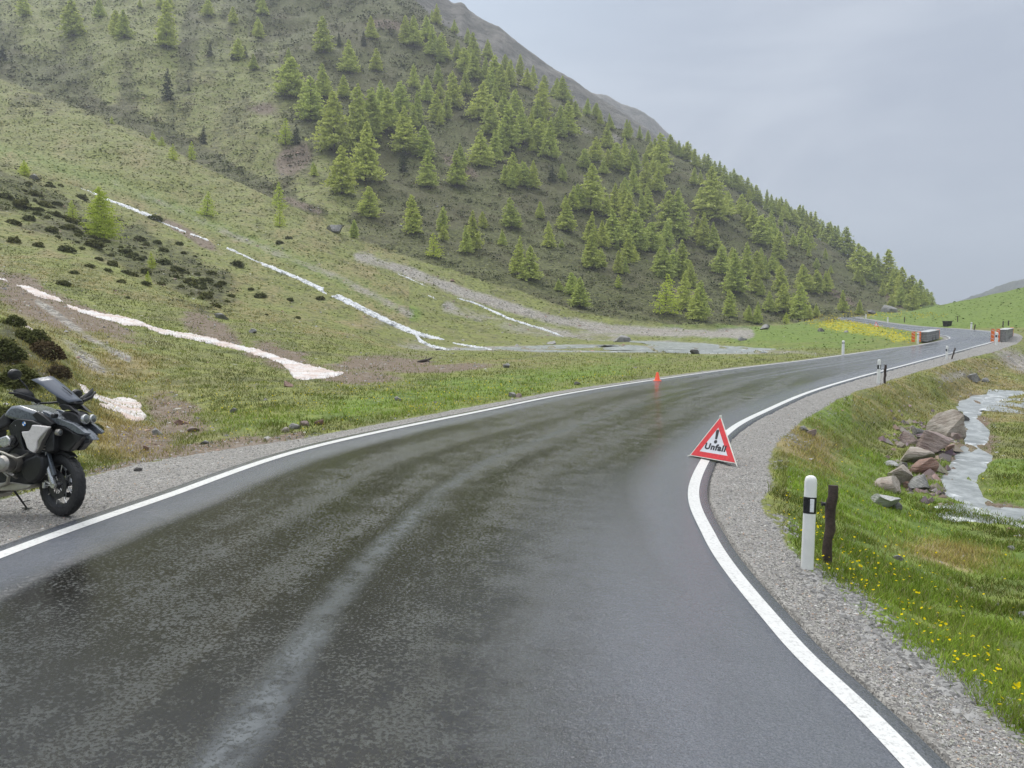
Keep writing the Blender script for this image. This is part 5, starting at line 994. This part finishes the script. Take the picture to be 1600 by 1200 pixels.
# ------------------------------------------------------------ motorcycle
O = Vector(hit(97, 806)); KS = O.y / FPX; A0 = R(13); Fw = Vector((math.cos(A0), -math.sin(A0), 0)); Rt = Vector((-math.sin(A0), -math.cos(A0), 0)); Zu = Vector((0, 0, 1)); LEAN = R(4)
Rt2 = (Rt * math.cos(LEAN) + Zu * math.sin(LEAN)); Zu2 = (Zu * math.cos(LEAN) - Rt * math.sin(LEAN))   # rests on its side stand, leaning away
bike = empty('motorcycle', O); bike.matrix_world = Matrix(((Fw.x, -Rt2.x, Zu2.x, O.x), (Fw.y, -Rt2.y, Zu2.y, O.y), (Fw.z, -Rt2.z, Zu2.z, O.z), (0, 0, 0, 1)))
BI = bike.matrix_world.inverted()
def bp(px, py, r):
    "pixel -> bike frame point (forward, left, up) on the plane r metres to its right"
    u, t = ut(px, py); dr = BI.to_3x3() @ Vector((float(u), 1, float(t))); o_ = BI @ Vector((0, 0, H)); k = (-r - o_.y) / dr.y; q_ = o_ + dr * k; return (q_.x, q_.z)
WR = 50 * KS      # wheel radius
mm = {}
mm['blackp'] = simple('bike_black_plastic', (.012, .012, .013), .38, var=.3, scale=20); mm['grey'] = simple('bike_grey_paint', (.13, .145, .165), .28, metal=.3, var=.08, coat=.5); mm['white'] = simple('bike_white_paint', (.62, .59, .57), .28, var=.04, coat=.5)
mm['eng'] = simple('bike_engine_alloy', (.03, .03, .032), .45, metal=.4, var=.35, scale=18); mm['silver'] = simple('bike_silver', (.55, .55, .54), .28, metal=.85, var=.1); mm['steel'] = simple('bike_brushed_steel', (.36, .34, .31), .35, metal=.8, var=.15)
mm['rub'] = simple('bike_tyre_rubber', (.016, .016, .017), .55, var=.3, scale=15, bmp=.004); mm['seat'] = simple('bike_seat_vinyl', (.018, .018, .02), .6, bmp=.004, var=.3); mm['or'] = simple('bike_orange_reflector', (.85, .12, .01), .25); mm['gold'] = simple('bike_skid_alloy', (.40, .38, .33), .4, metal=.7, var=.12)
gl, q = mat('bike_smoked_screen'); finish(gl, q, Base__Color=(.11, .125, .155), Roughness=.28, Alpha=.85, Specular__IOR__Level=.35)
lens, q = mat('bike_headlight_glass'); finish(lens, q, Base__Color=(.13, .14, .14), Roughness=.06, Metallic=.3, Coat__Weight=1.0)
def poly(name, pts, r, ra, rb, mt, mirror=False, bevel=.008, parent=None, taper=1.0, cut=None):
    "outline traced on the plane r, solid from ra to rb (metres right of the centre line)"
    q_ = [bp(a, b, r) for a, b in pts]; n = len(q_); cx = sum(a for a, _ in q_) / n; cz = sum(a for _, a in q_) / n
    for sg in ((-1, 1) if mirror else (1,)):
        b = MB(); V = [(x, -ra * sg, z_) for x, z_ in q_] + [(cx + (x - cx) * taper, -rb * sg, cz + (z_ - cz) * taper) for x, z_ in q_]
        b.add(V, [tuple(range(n)), tuple(range(n, 2 * n))[::-1]] + [(k, (k + 1) % n, n + (k + 1) % n, n + k) for k in range(n)]); o = b.build(name, mt, parent or bike, bevel=bevel)
    return o
def tb(name, pts, r, mt, parent=None, n=10):
    b = MB(); b.tube([(*(lambda f: (f[0], -rr, f[1]))(bp(a, b_, rr)),) for a, b_, rr in pts], r, n); return b.build(name, mt, parent or bike)
def wheel(name, cx, steer, parent, front=True):
    e = bpy.data.objects.new(name, None); C.objects.link(e); e.parent = parent; e.location = (cx, 0, WR); e.rotation_euler = (0, 0, steer)
    tw = .062 if front else .085; ri = WR * .70; ax = (0, 1, 0)
    b = MB(); prof = [(ri, -tw * .62), (ri + .02, -tw * .95), (WR * .86, -tw * 1.0), (WR * .945, -tw * .82), (WR * .985, -tw * .5), (WR, 0), (WR * .985, tw * .5), (WR * .945, tw * .82), (WR * .86, tw * 1.0), (ri + .02, tw * .95), (ri, tw * .62)]
    b.lathe(prof, (0, 0, 0), ax, 72, closed=True); ty = b.build('tyre', mm['rub'], e); b = MB()
    for k in range(30):
        a = 2 * math.pi * k / 30
        for sg in (-1, 1):
            a1 = a + (.04 if sg > 0 else 0); P_ = [(WR * 1.004, .004 * sg, a1), (WR * .992, tw * .5 * sg, a1 + .07), (WR * .955, tw * .84 * sg, a1 + .10)]; wv = .062
            V = []
            for (r_, y_, t_) in P_: V += [(math.cos(t_) * r_, y_, math.sin(t_) * r_), (math.cos(t_ + wv * 2) * r_, y_, math.sin(t_ + wv * 2) * r_), (math.cos(t_ + wv * 2) * (r_ - .012), y_, math.sin(t_ + wv * 2) * (r_ - .012)), (math.cos(t_) * (r_ - .012), y_, math.sin(t_) * (r_ - .012))]
            b.add(V, [(0, 4, 5, 1), (1, 5, 6, 2), (3, 2, 6, 7), (0, 3, 7, 4), (4, 8, 9, 5), (5, 9, 10, 6), (7, 6, 10, 11), (4, 7, 11, 8), (0, 1, 2, 3), (8, 11, 10, 9)])
    for v in range(len(b.v)): x, y, z_ = b.v[v]; b.v[v] = (x * 1.006, y, z_ * 1.006)
    b.build('tread', mm['rub'], e, smooth=False)
    b = MB(); b.lathe([(ri - .03, -tw * .55), (ri + .004, -tw * .7), (ri + .006, -tw * .6), (ri - .015, 0), (ri + .006, tw * .6), (ri + .004, tw * .7), (ri - .03, tw * .55), (ri - .035, 0)], (0, 0, 0), ax, 64, closed=True); b.build('rim', mm['eng'], e)
    b = MB(); ns = 32
    for k in range(ns):
        a = 2 * math.pi * k / ns; sg = 1 if k % 2 else -1; da = (.42 if (k // 2) % 2 else -.42); b.tube([(math.cos(a) * .045, sg * .045, math.sin(a) * .045), (math.cos(a + da * .5) * (ri - .02), sg * tw * .62, math.sin(a + da * .5) * (ri - .02))], .0042, 5)
    b.build('spokes', mm['silver'], e)
    MB().lathe([(.0, -.075), (.03, -.075), (.05, -.05), (.038, 0), (.05, .05), (.03, .075), (0, .075)], (0, 0, 0), ax, 24).build('hub', mm['eng'], e)
    for sg in ((-1, 1) if front else (1,)):
        b = MB().lathe([(.100, sg * .058), (.162, sg * .058), (.162, sg * .064), (.100, sg * .064)], (0, 0, 0), ax, 40, closed=True)
        for k in range(6): a = k * 1.047; b.tube([(math.cos(a) * .04, sg * .061, math.sin(a) * .04), (math.cos(a + .25) * .103, sg * .061, math.sin(a + .25) * .103)], .007, 5)
        b.build('brake_disc', mm['eng'], e)
    return e
st_ = R(-13)
wheel('front_wheel', 0.0, st_, bike); wheel('rear_wheel', -1.56, 0, bike, False)
# fork: both legs follow the steered wheel
def sy(off): return Vector((math.sin(-st_) * off * -1, math.cos(st_) * off, 0))
for sg in (-1, 1):
    yv = Vector((-math.sin(st_) * sg * .105, math.cos(st_) * sg * .105, 0)); base = Vector((0, 0, WR)) + yv; top = Vector((-.31, 0, WR + .80)) + yv * .98; dv = (top - base)
    MB().tube([base + dv * .02, base + dv * .06, base + dv * .30], [.030, .034, .032], 16).build('fork_lower', mm['silver'], bike); MB().tube([base + dv * .26, base + dv * .55], [.029, .029], 16).build('fork_tube', mm['blackp'], bike)
    MB().tube([base + dv * .5, top], [.024, .024], 14).build('fork_upper', mm['blackp'], bike)
    MB().box(base + dv * .34 + Vector((-.034, 0, 0)), (.012, .035, .085)).build('fork_reflector', mm['or'], bike, bevel=.004)
    MB().tube([base + Vector((0, -.02, 0)), base + Vector((0, .02, 0))], .03, 14).build('axle_clamp', mm['silver'], bike)
    cb = MB(); cb.box(base + Vector((-.075, 0, .03)), (.10, .028, .018), Matrix.Rotation(.5, 3, 'Y')); cb.box(base + Vector((-.085, 0, -.005)), (.10, .024, .014), Matrix.Rotation(-.1, 3, 'Y')); cb.box(base + Vector((-.12, 0, .0)), (.035, .05, .07)); cb.build('brake_caliper', mm['silver'], bike, bevel=.005)
    MB().box(base + dv * .32 + Vector((.055, 0, 0)), (.04, .05, .30), Matrix.Rotation(-.36, 3, 'Y')).build('fork_guard', mm['grey'], bike, bevel=.01)
    MB().tube([base + dv * .53 + Vector((-.02, 0, 0)), base + dv * .58 + Vector((-.02, 0, 0))], .045, 16).build('fork_clamp', mm['silver'], bike)
b = MB(); arc = []                                   # mudguard hugging the tyre
for k in range(15):
    a = R(58) + R(92) * k / 14; rr = WR + .03; w_ = .075 * (1 - .35 * abs(k / 7 - 1))
    for yy, dz in ((-w_, -.03), (-w_ * .8, 0), (w_ * .8, 0), (w_, -.03)):
        v = Vector((math.cos(a) * (rr + dz), yy, math.sin(a) * (rr + dz))); arc.append((v.x * math.cos(st_) - v.y * math.sin(st_), v.x * math.sin(st_) + v.y * math.cos(st_), v.z + WR))
b.add(arc, [(k * 4 + j, k * 4 + j + 1, k * 4 + j + 5, k * 4 + j + 4) for k in range(14) for j in range(3)]); o = b.build('mudguard', mm['blackp'], bike); m = o.modifiers.new('s', 'SOLIDIFY'); m.thickness = .006
MB().tube([bp(70, 703, .13)[0:1] + (-.16,) + bp(70, 703, .13)[1:], bp(100, 703, -.1)[0:1] + (.14,) + bp(100, 703, -.1)[1:]], .02, 10).build('fork_bridge', mm['silver'], bike)
# bodywork traced in side view
poly('body_core', [(20,664),(50,648),(80,650),(122,672),(128,690),(108,704),(100,700),(88,708),(60,704),(45,712),(30,700)], .05, -.13, .13, mm['blackp'], bevel=.02)
poly('beak', [(78,652),(92,650),(106,656),(120,662),(132,670),(142,678),(149,688),(140,686),(128,682),(112,675),(96,668),(82,664)], .03, -.05, .06, mm['grey'], bevel=.012)
poly('beak_flank', [(62,640),(72,642),(91,652),(105,657),(118,661.5),(128.5,669),(139,678),(136,680.5),(126,680),(117,675),(105,667.5),(89,663),(80,657),(70,650)], .13, .09, .15, mm['grey'], mirror=True, taper=.9)
poly('radiator_shroud', [(84,662),(98,666),(112,674),(130,681),(118,694),(108,706),(98,704),(90,700),(84,690),(78,672)], .12, .02, .13, mm['blackp'], mirror=True, bevel=.015)
poly('tank', [(20,640),(26,634),(38,633),(58,640),(72,644),(84,652),(78,664),(50,660),(26,655),(14,650)], .10, -.19, .19, mm['grey'], bevel=.035)
poly('tank_spine', [(26,640),(35,632.5),(50,635),(64,641),(60,650),(30,648)], .02, -.07, .07, mm['grey'], bevel=.02)
poly('tank_side', [(16,663),(22,657),(28,654.5),(50,657),(64,663),(56,668),(50,663),(47,671),(38,674),(33,674),(34,690),(40,704),(34,700),(28,688),(22,675)], .25, .20, .255, mm['blackp'], mirror=True)
wp = poly('side_panel', [(50,663.5),(60,664),(77.6,667),(74,671),(66,679),(61,685),(58,690),(57.5,701),(53,708.6),(47,706),(42,701),(38,688),(34,680),(33,674),(38,674),(44,673.5),(47,670.5),(49,666)], .28, .24, .285, mm['white'], mirror=True, taper=.96, bevel=.01)
poly('panel_crease', [(60,684),(66,679),(75,670),(64,690),(59,702),(54,709),(57,700),(58,690)], .275, .20, .27, mm['steel'], mirror=True)
# round emblem: black ring with blue and white quarters, each side
qb = simple('emblem_blue', (.03, .22, .62), .25); qw = simple('emblem_white', (.8, .8, .8), .25)
for sg in (1, -1):
    f, z_ = bp(36.5, 662.3, .27); c0 = (f, -.272 * sg, z_); em = MB().lathe([(0, 0), (.034, 0), (.034, .006), (.026, .008), (0, .008)], (f, -.252 * sg, z_), (0, -sg, 0), 32).build('emblem', blk, bike)
    for k in range(4):
        pts = [(f, -.262 * sg, z_)] + [(f + .025 * math.cos(math.pi / 2 * (k + j / 8)), -.262 * sg, z_ + .025 * math.sin(math.pi / 2 * (k + j / 8))) for j in range(9)]; MB().add(pts, [tuple(range(len(pts)))]).build('quarter', qb if k % 2 else qw, em, smooth=False)
    MB().lathe([(.0, 0), (.006, 0), (.006, .004), (0, .005)], (bp(25, 665, .25)[0], -.255 * sg, bp(25, 665, .25)[1]), (0, -sg, 0), 12).build('bolt', mm['silver'], bike)
poly('intake_duct', [(50,648),(58,643),(70,651),(84,662),(80,666),(62,661)], .20, .15, .21, mm['blackp'], mirror=True)
poly('headlight_housing', [(98,646),(106,642),(115,642),(123,645),(128,650),(131,657),(132,663),(126,664),(117,661),(108,656)], .05, -.09, .10, mm['eng'], bevel=.02)
poly('nose_frame', [(92,634),(100,631),(110,634),(118,641),(124,646),(115,643),(106,640),(98,641)], .10, .06, .11, mm['blackp'], mirror=True)
f, z_ = bp(127, 655, .06); f += .02
for yy, rr in ((-.055, .050), (.055, .044)): 
    hl = MB().lathe([(rr * 1.15, 0), (rr * 1.15, .02), (rr, .028)], (f + .02, yy, z_), (1, 0, .1), 24, closed=False).build('headlight', mm['silver'], bike); MB().lathe([(0, .022), (rr, .020), (rr, .026), (rr * .6, .036), (0, .04)], (f + .02, yy, z_), (1, 0, .1), 24).build('lens', lens, hl)
# windscreen: curved sheet leaning back
b = MB(); nu_, nv_ = 9, 9; bl = Vector((bp(128, 626, -.02)[0], 0, bp(128, 626, -.02)[1])); tp = Vector((bp(82, 588, -.02)[0], 0, bp(82, 588, -.02)[1]))
for i in range(nu_):
    k = i / (nu_ - 1); w_ = .105 + .055 * math.sin(k * 2.2)
    for j in range(nv_):
        y_ = (j / (nv_ - 1) * 2 - 1); c0 = bl.lerp(tp, k) + Vector((.02, 0, -.02)) * math.sin(k * math.pi) * 1.0; edge_ = (1 - .35 * max(0, k - .7) / .3 * abs(y_) ** 2); b.v.append((c0.x - .07 * y_ * y_ - (0.06 * max(0, k - .8) / .2 * y_ * y_), y_ * w_, c0.z - .02 * y_ * y_ * (1 + k)))
b.f = [(i * nv_ + j, i * nv_ + j + 1, (i + 1) * nv_ + j + 1, (i + 1) * nv_ + j) for i in range(nu_ - 1) for j in range(nv_ - 1)]; o = b.build('windscreen', gl, bike); m = o.modifiers.new('s', 'SOLIDIFY'); m.thickness = .005
mid_ = bl.lerp(tp, .5); MB().box(bl.lerp(tp, .42) + Vector((.018, -.03, -.0)), (.16, .012, .012), Matrix.Rotation(math.atan2(-(tp - bl).z, (tp - bl).x), 3, 'Y')).build('screen_slider', mm['blackp'], bike, bevel=.004)
poly('instrument_cluster', [(90,614),(96,611),(108,618),(121,626),(124,632),(112,634),(100,634),(93,628)], .02, -.07, .07, mm['blackp'], bevel=.02)
# handlebar, hand guards, mirrors
hb = bp(70, 634, 0); bar0 = Vector((hb[0] - .02, 0, hb[1] + .03)); RG = bp(27, 618, .42); LG = (RG[0] + .1, RG[1])
gr = Vector((RG[0], -.42, RG[1])); gi = Vector((bp(56, 628, .24)[0], -.24, bp(56, 628, .24)[1])); gL = Vector((gr.x + .16, .42, gr.z - .0)); giL = Vector((gi.x + .12, .24, gi.z))
MB().tube([gr, gi, bar0 + Vector((0, -.1, 0)), bar0 + Vector((.0, .1, 0)), giL, gL], .0125, 12).build('handlebar', mm['blackp'], bike)
for a, c_ in ((gr, gi), (gL, giL)):
    dv = (c_ - a); MB().tube([a, a + dv * .68], .019, 12).build('grip', mm['rub'], bike); fwd = Vector((.10, 0, 0)); out = -dv.normalized()
    hg = MB().tube([a + dv * .95, a + dv * .9 + fwd * .75, a + dv * .4 + fwd * 1.0, a + out * .06 + fwd * .8, a + out * .09, ], [.012, .016, .017, .015, .012], 10).build('hand_guard_rim', mm['blackp'], bike)
    V = []
    for k in range(9):
        t = k / 8; c1 = a + out * .08 * (1 - t) + dv * .88 * t + fwd * (.55 + .5 * math.sin(t * math.pi)); hh_ = .03 + .055 * math.sin(min(1, t * 1.15) * math.pi) ** .7; V += [(c1.x - .012, c1.y, c1.z + hh_), (c1.x, c1.y, c1.z - .03)]
    o = MB().add(V, [(2 * k, 2 * k + 1, 2 * k + 3, 2 * k + 2) for k in range(8)]).build('hand_guard', mm['blackp'], bike); m = o.modifiers.new('s', 'SOLIDIFY'); m.thickness = .006
    MB().tube([a + dv * .15 + fwd * .9, a + dv * .8 + fwd * .55], .006, 8).build('brake_lever', mm['silver'], bike)
    MB().box(a + dv * .98, (.07, .06, .06)).build('reservoir', mm['silver'] if a is gr else mm['blackp'], bike, bevel=.012)
def mirror(b0, e1, rr):
    m_ = MB().tube([b0, b0.lerp(e1, .15) + Vector((0, 0, .02)), e1], [.011, .009, .007], 8).build('mirror_stem', mm['blackp'], bike); b = MB().lathe([(0, -.022), (.045, -.018), (.062, 0), (.064, .012), (.058, .016), (0, .016)], (0, 0, 0), (-1, 0, 0), 28)
    b.v = [(x + e1.x, y * 1.45 + e1.y, z_ * .95 + e1.z) for x, y, z_ in b.v]; o = b.build('mirror', mm['blackp'], bike); b2 = MB().lathe([(0, 0), (.054, 0), (.054, .003), (0, .003)], (0, 0, 0), (-1, 0, 0), 28); b2.v = [(x + e1.x - .017, y * 1.42 + e1.y, z_ * .92 + e1.z) for x, y, z_ in b2.v]; b2.build('mirror_glass', mm['silver'], o)
f = bp(45, 612, .33); g_ = bp(24, 585, .42); mirror(Vector((f[0], -.33, f[1])), Vector((g_[0], -.42, g_[1])), .06)
f = bp(112, 628, -.30); g_ = bp(126, 616, -.40); mirror(Vector((f[0] - .06, .30, f[1] - .02)), Vector((g_[0] - .05, .40, g_[1])), .06)
# seat, tail, engine, pipes
poly('seat', [(24,641),(18,650),(20,662),(2,672),(-30,676),(-70,672),(-78,664),(-30,664),(0,658),(10,646)], .10, -.15, .15, mm['seat'], bevel=.03)
poly('tail', [(-10,672),(-70,672),(-110,660),(-108,668),(-70,686),(-10,690)], .08, -.11, .11, mm['blackp'], bevel=.02)
poly('luggage_rack', [(-75,656),(-115,652),(-116,656),(-75,661)], .08, -.12, .12, mm['steel'])
poly('engine_block', [(-12,700),(30,696),(60,705),(72,716),(62,752),(40,762),(-12,762),(-40,745),(-40,715)], .10, -.14, .14, mm['eng'], bevel=.03)
poly('engine_cover', [(60,706),(68,712),(70,726),(66,742),(58,752),(50,757),(42,755),(34,748),(31,738),(32,724),(38,716),(48,712)], .19, .12, .20, mm['blackp'], mirror=True, bevel=.02, taper=.85)
poly('radiator', [(60,684),(74,672),(84,676),(84,704),(70,706),(58,704)], .20, .06, .20, mm['eng'], mirror=True, bevel=.01)
fz = [bp(66, 682 + k * 5, .205) for k in range(5)]; b = MB()
for f, z_ in fz:
    for sg in (-1, 1): b.box((f, sg * .203, z_), (.085, .012, .012))
b.build('radiator_fins', mm['steel'], bike)
for sg in (1, -1):
    b = MB()                                          # boxer cylinder with fins
    cy = bp(-2, 728, .30); b.lathe([(.075, .12), (.085, .14), (.085, .27), (.095, .28), (.095, .37), (.07, .40), (0, .41)], (cy[0] + .05, 0, cy[1]), (0.15, -sg, .1), 24)
    for k in range(6): b.lathe([(.10, .15 + k * .02), (.112, .15 + k * .02), (.112, .156 + k * .02), (.10, .156 + k * .02)], (cy[0] + .05, 0, cy[1]), (0.15, -sg, .1), 24, closed=True)
    b.build('cylinder', mm['steel'] if sg > 0 else mm['eng'], bike)
poly('throttle_body', [(0,684),(12,680),(18,686),(16,696),(6,700),(-2,694)], .22, .15, .24, mm['silver'], mirror=True, bevel=.015)
poly('skid_plate', [(-40,756),(8,754),(20,753),(38,756),(51,757),(46,763),(32,766),(10,767),(-40,766)], .14, -.16, .16, mm['gold'], bevel=.012)
for sg in (1, -1):
    def mir(o_):
        if sg < 0:
            for v in o_.data.vertices: v.co.y *= -1
            o_.data.flip_normals()
    o = tb('crash_bar', [(-60,704,.30),(-10,704,.32),(4,707,.33),(18,713,.32),(26,716,.29),(36,713,.24),(44,708,.16)], .013, mm['gold']); mir(o)
    o = tb('crash_bar', [(4,707,.33),(6,718,.33),(0,730,.33),(-30,742,.3)], .012, mm['gold']); mir(o)
    o = tb('exhaust_header', [(-30,735,.26),(-6,732,.28),(8,735,.27),(20,742,.24),(26,746,.16)], .019, mm['steel']); mir(o)
    o = tb('exhaust_pipe', [(-20,726,.20),(4,734,.24),(14,744,.24),(12,754,.20),(0,760,.16)], .021, mm['gold']); mir(o)
    o = tb('brake_hose', [(72,742,.13),(69,722,.14),(72,706,.14),(76,690,.10)], .005, mm['steel']); mir(o)
    o = tb('frame_tube', [(50,660,.10),(30,690,.14),(14,706,.14),(-12,728,.13)], .016, mm['eng']); mir(o)
    o = tb('hose', [(88,704,.10),(88,690,.13),(84,676,.13),(80,668,.10)], .006, mm['blackp']); mir(o)
    fl_ = bp(87, 676, .24); b = MB().lathe([(0, -.03), (.035, -.02), (.04, .02), (.034, .028)], (fl_[0], -.20 * sg, fl_[1]), (1, 0, 0), 20).build('fog_lamp', mm['steel'], bike); MB().lathe([(0, .024), (.033, .024), (.02, .034), (0, .036)], (fl_[0], -.20 * sg, fl_[1]), (1, 0, 0), 20).build('lamp_glass', lens, b)
    ind = bp(138, 690, -.16) if sg < 0 else bp(91, 650, .20); b = MB().box((ind[0] - (.0 if sg < 0 else .05), .16 if sg < 0 else -.20, ind[1]), (.05, .07, .05)).build('turn_indicator', mm['blackp'], bike, bevel=.012)
poly('exhaust_silencer', [(-60,722),(-120,700),(-124,716),(-64,744)], -.2, -.28, -.16, mm['steel'], bevel=.03)
poly('front_licence_bracket', [(126,684),(136,684),(138,692),(134,696),(126,694)], -.02, -.05, .03, mm['blackp'], bevel=.008)
b = MB(); f1 = bp(22, 766, -.12); f2 = bp(37, 797, -.22); b.tube([(f1[0], .12, f1[1]), (f2[0], .26, .012)], [.013, .010], 10); b.box((f2[0] + .0, .27, .006), (.10, .05, .012)); b.tube([(f2[0] - .02, .23, .09), (f2[0] + .06, .25, .11)], .006, 6); b.build('side_stand', mm['eng'], bike)
tb('swingarm', [(-20,748,.12),(-60,752,.13),(-120,752,.12)], .03, mm['eng'])
poly('bottom_fairing_plate', [(-30,764),(4,764),(10,770),(6,776),(-30,776)], -.02, -.12, .06, mm['steel'])
tag(bike, 'black, grey and white adventure motorcycle parked on the left gravel shoulder', 'motorcycle')
# ------------------------------------------------------------ air: one closed box of thin haze
me = bpy.data.meshes.new('haze'); b = MB(); b.box((0, 950, 240), (4200, 2100, 502)); me.from_pydata(b.v, [], b.f); me.update()
hz, q = mat('haze_air'); v = q.add('ShaderNodeVolumePrincipled', Color=(.86, .90, .97), Density=.00038, Anisotropy=.1); q.l.new(v.outputs[0], q.add('ShaderNodeOutputMaterial').inputs['Volume']); tag(link('haze', me, None, hz), kind='stuff')
bpy.context.view_layer.update()
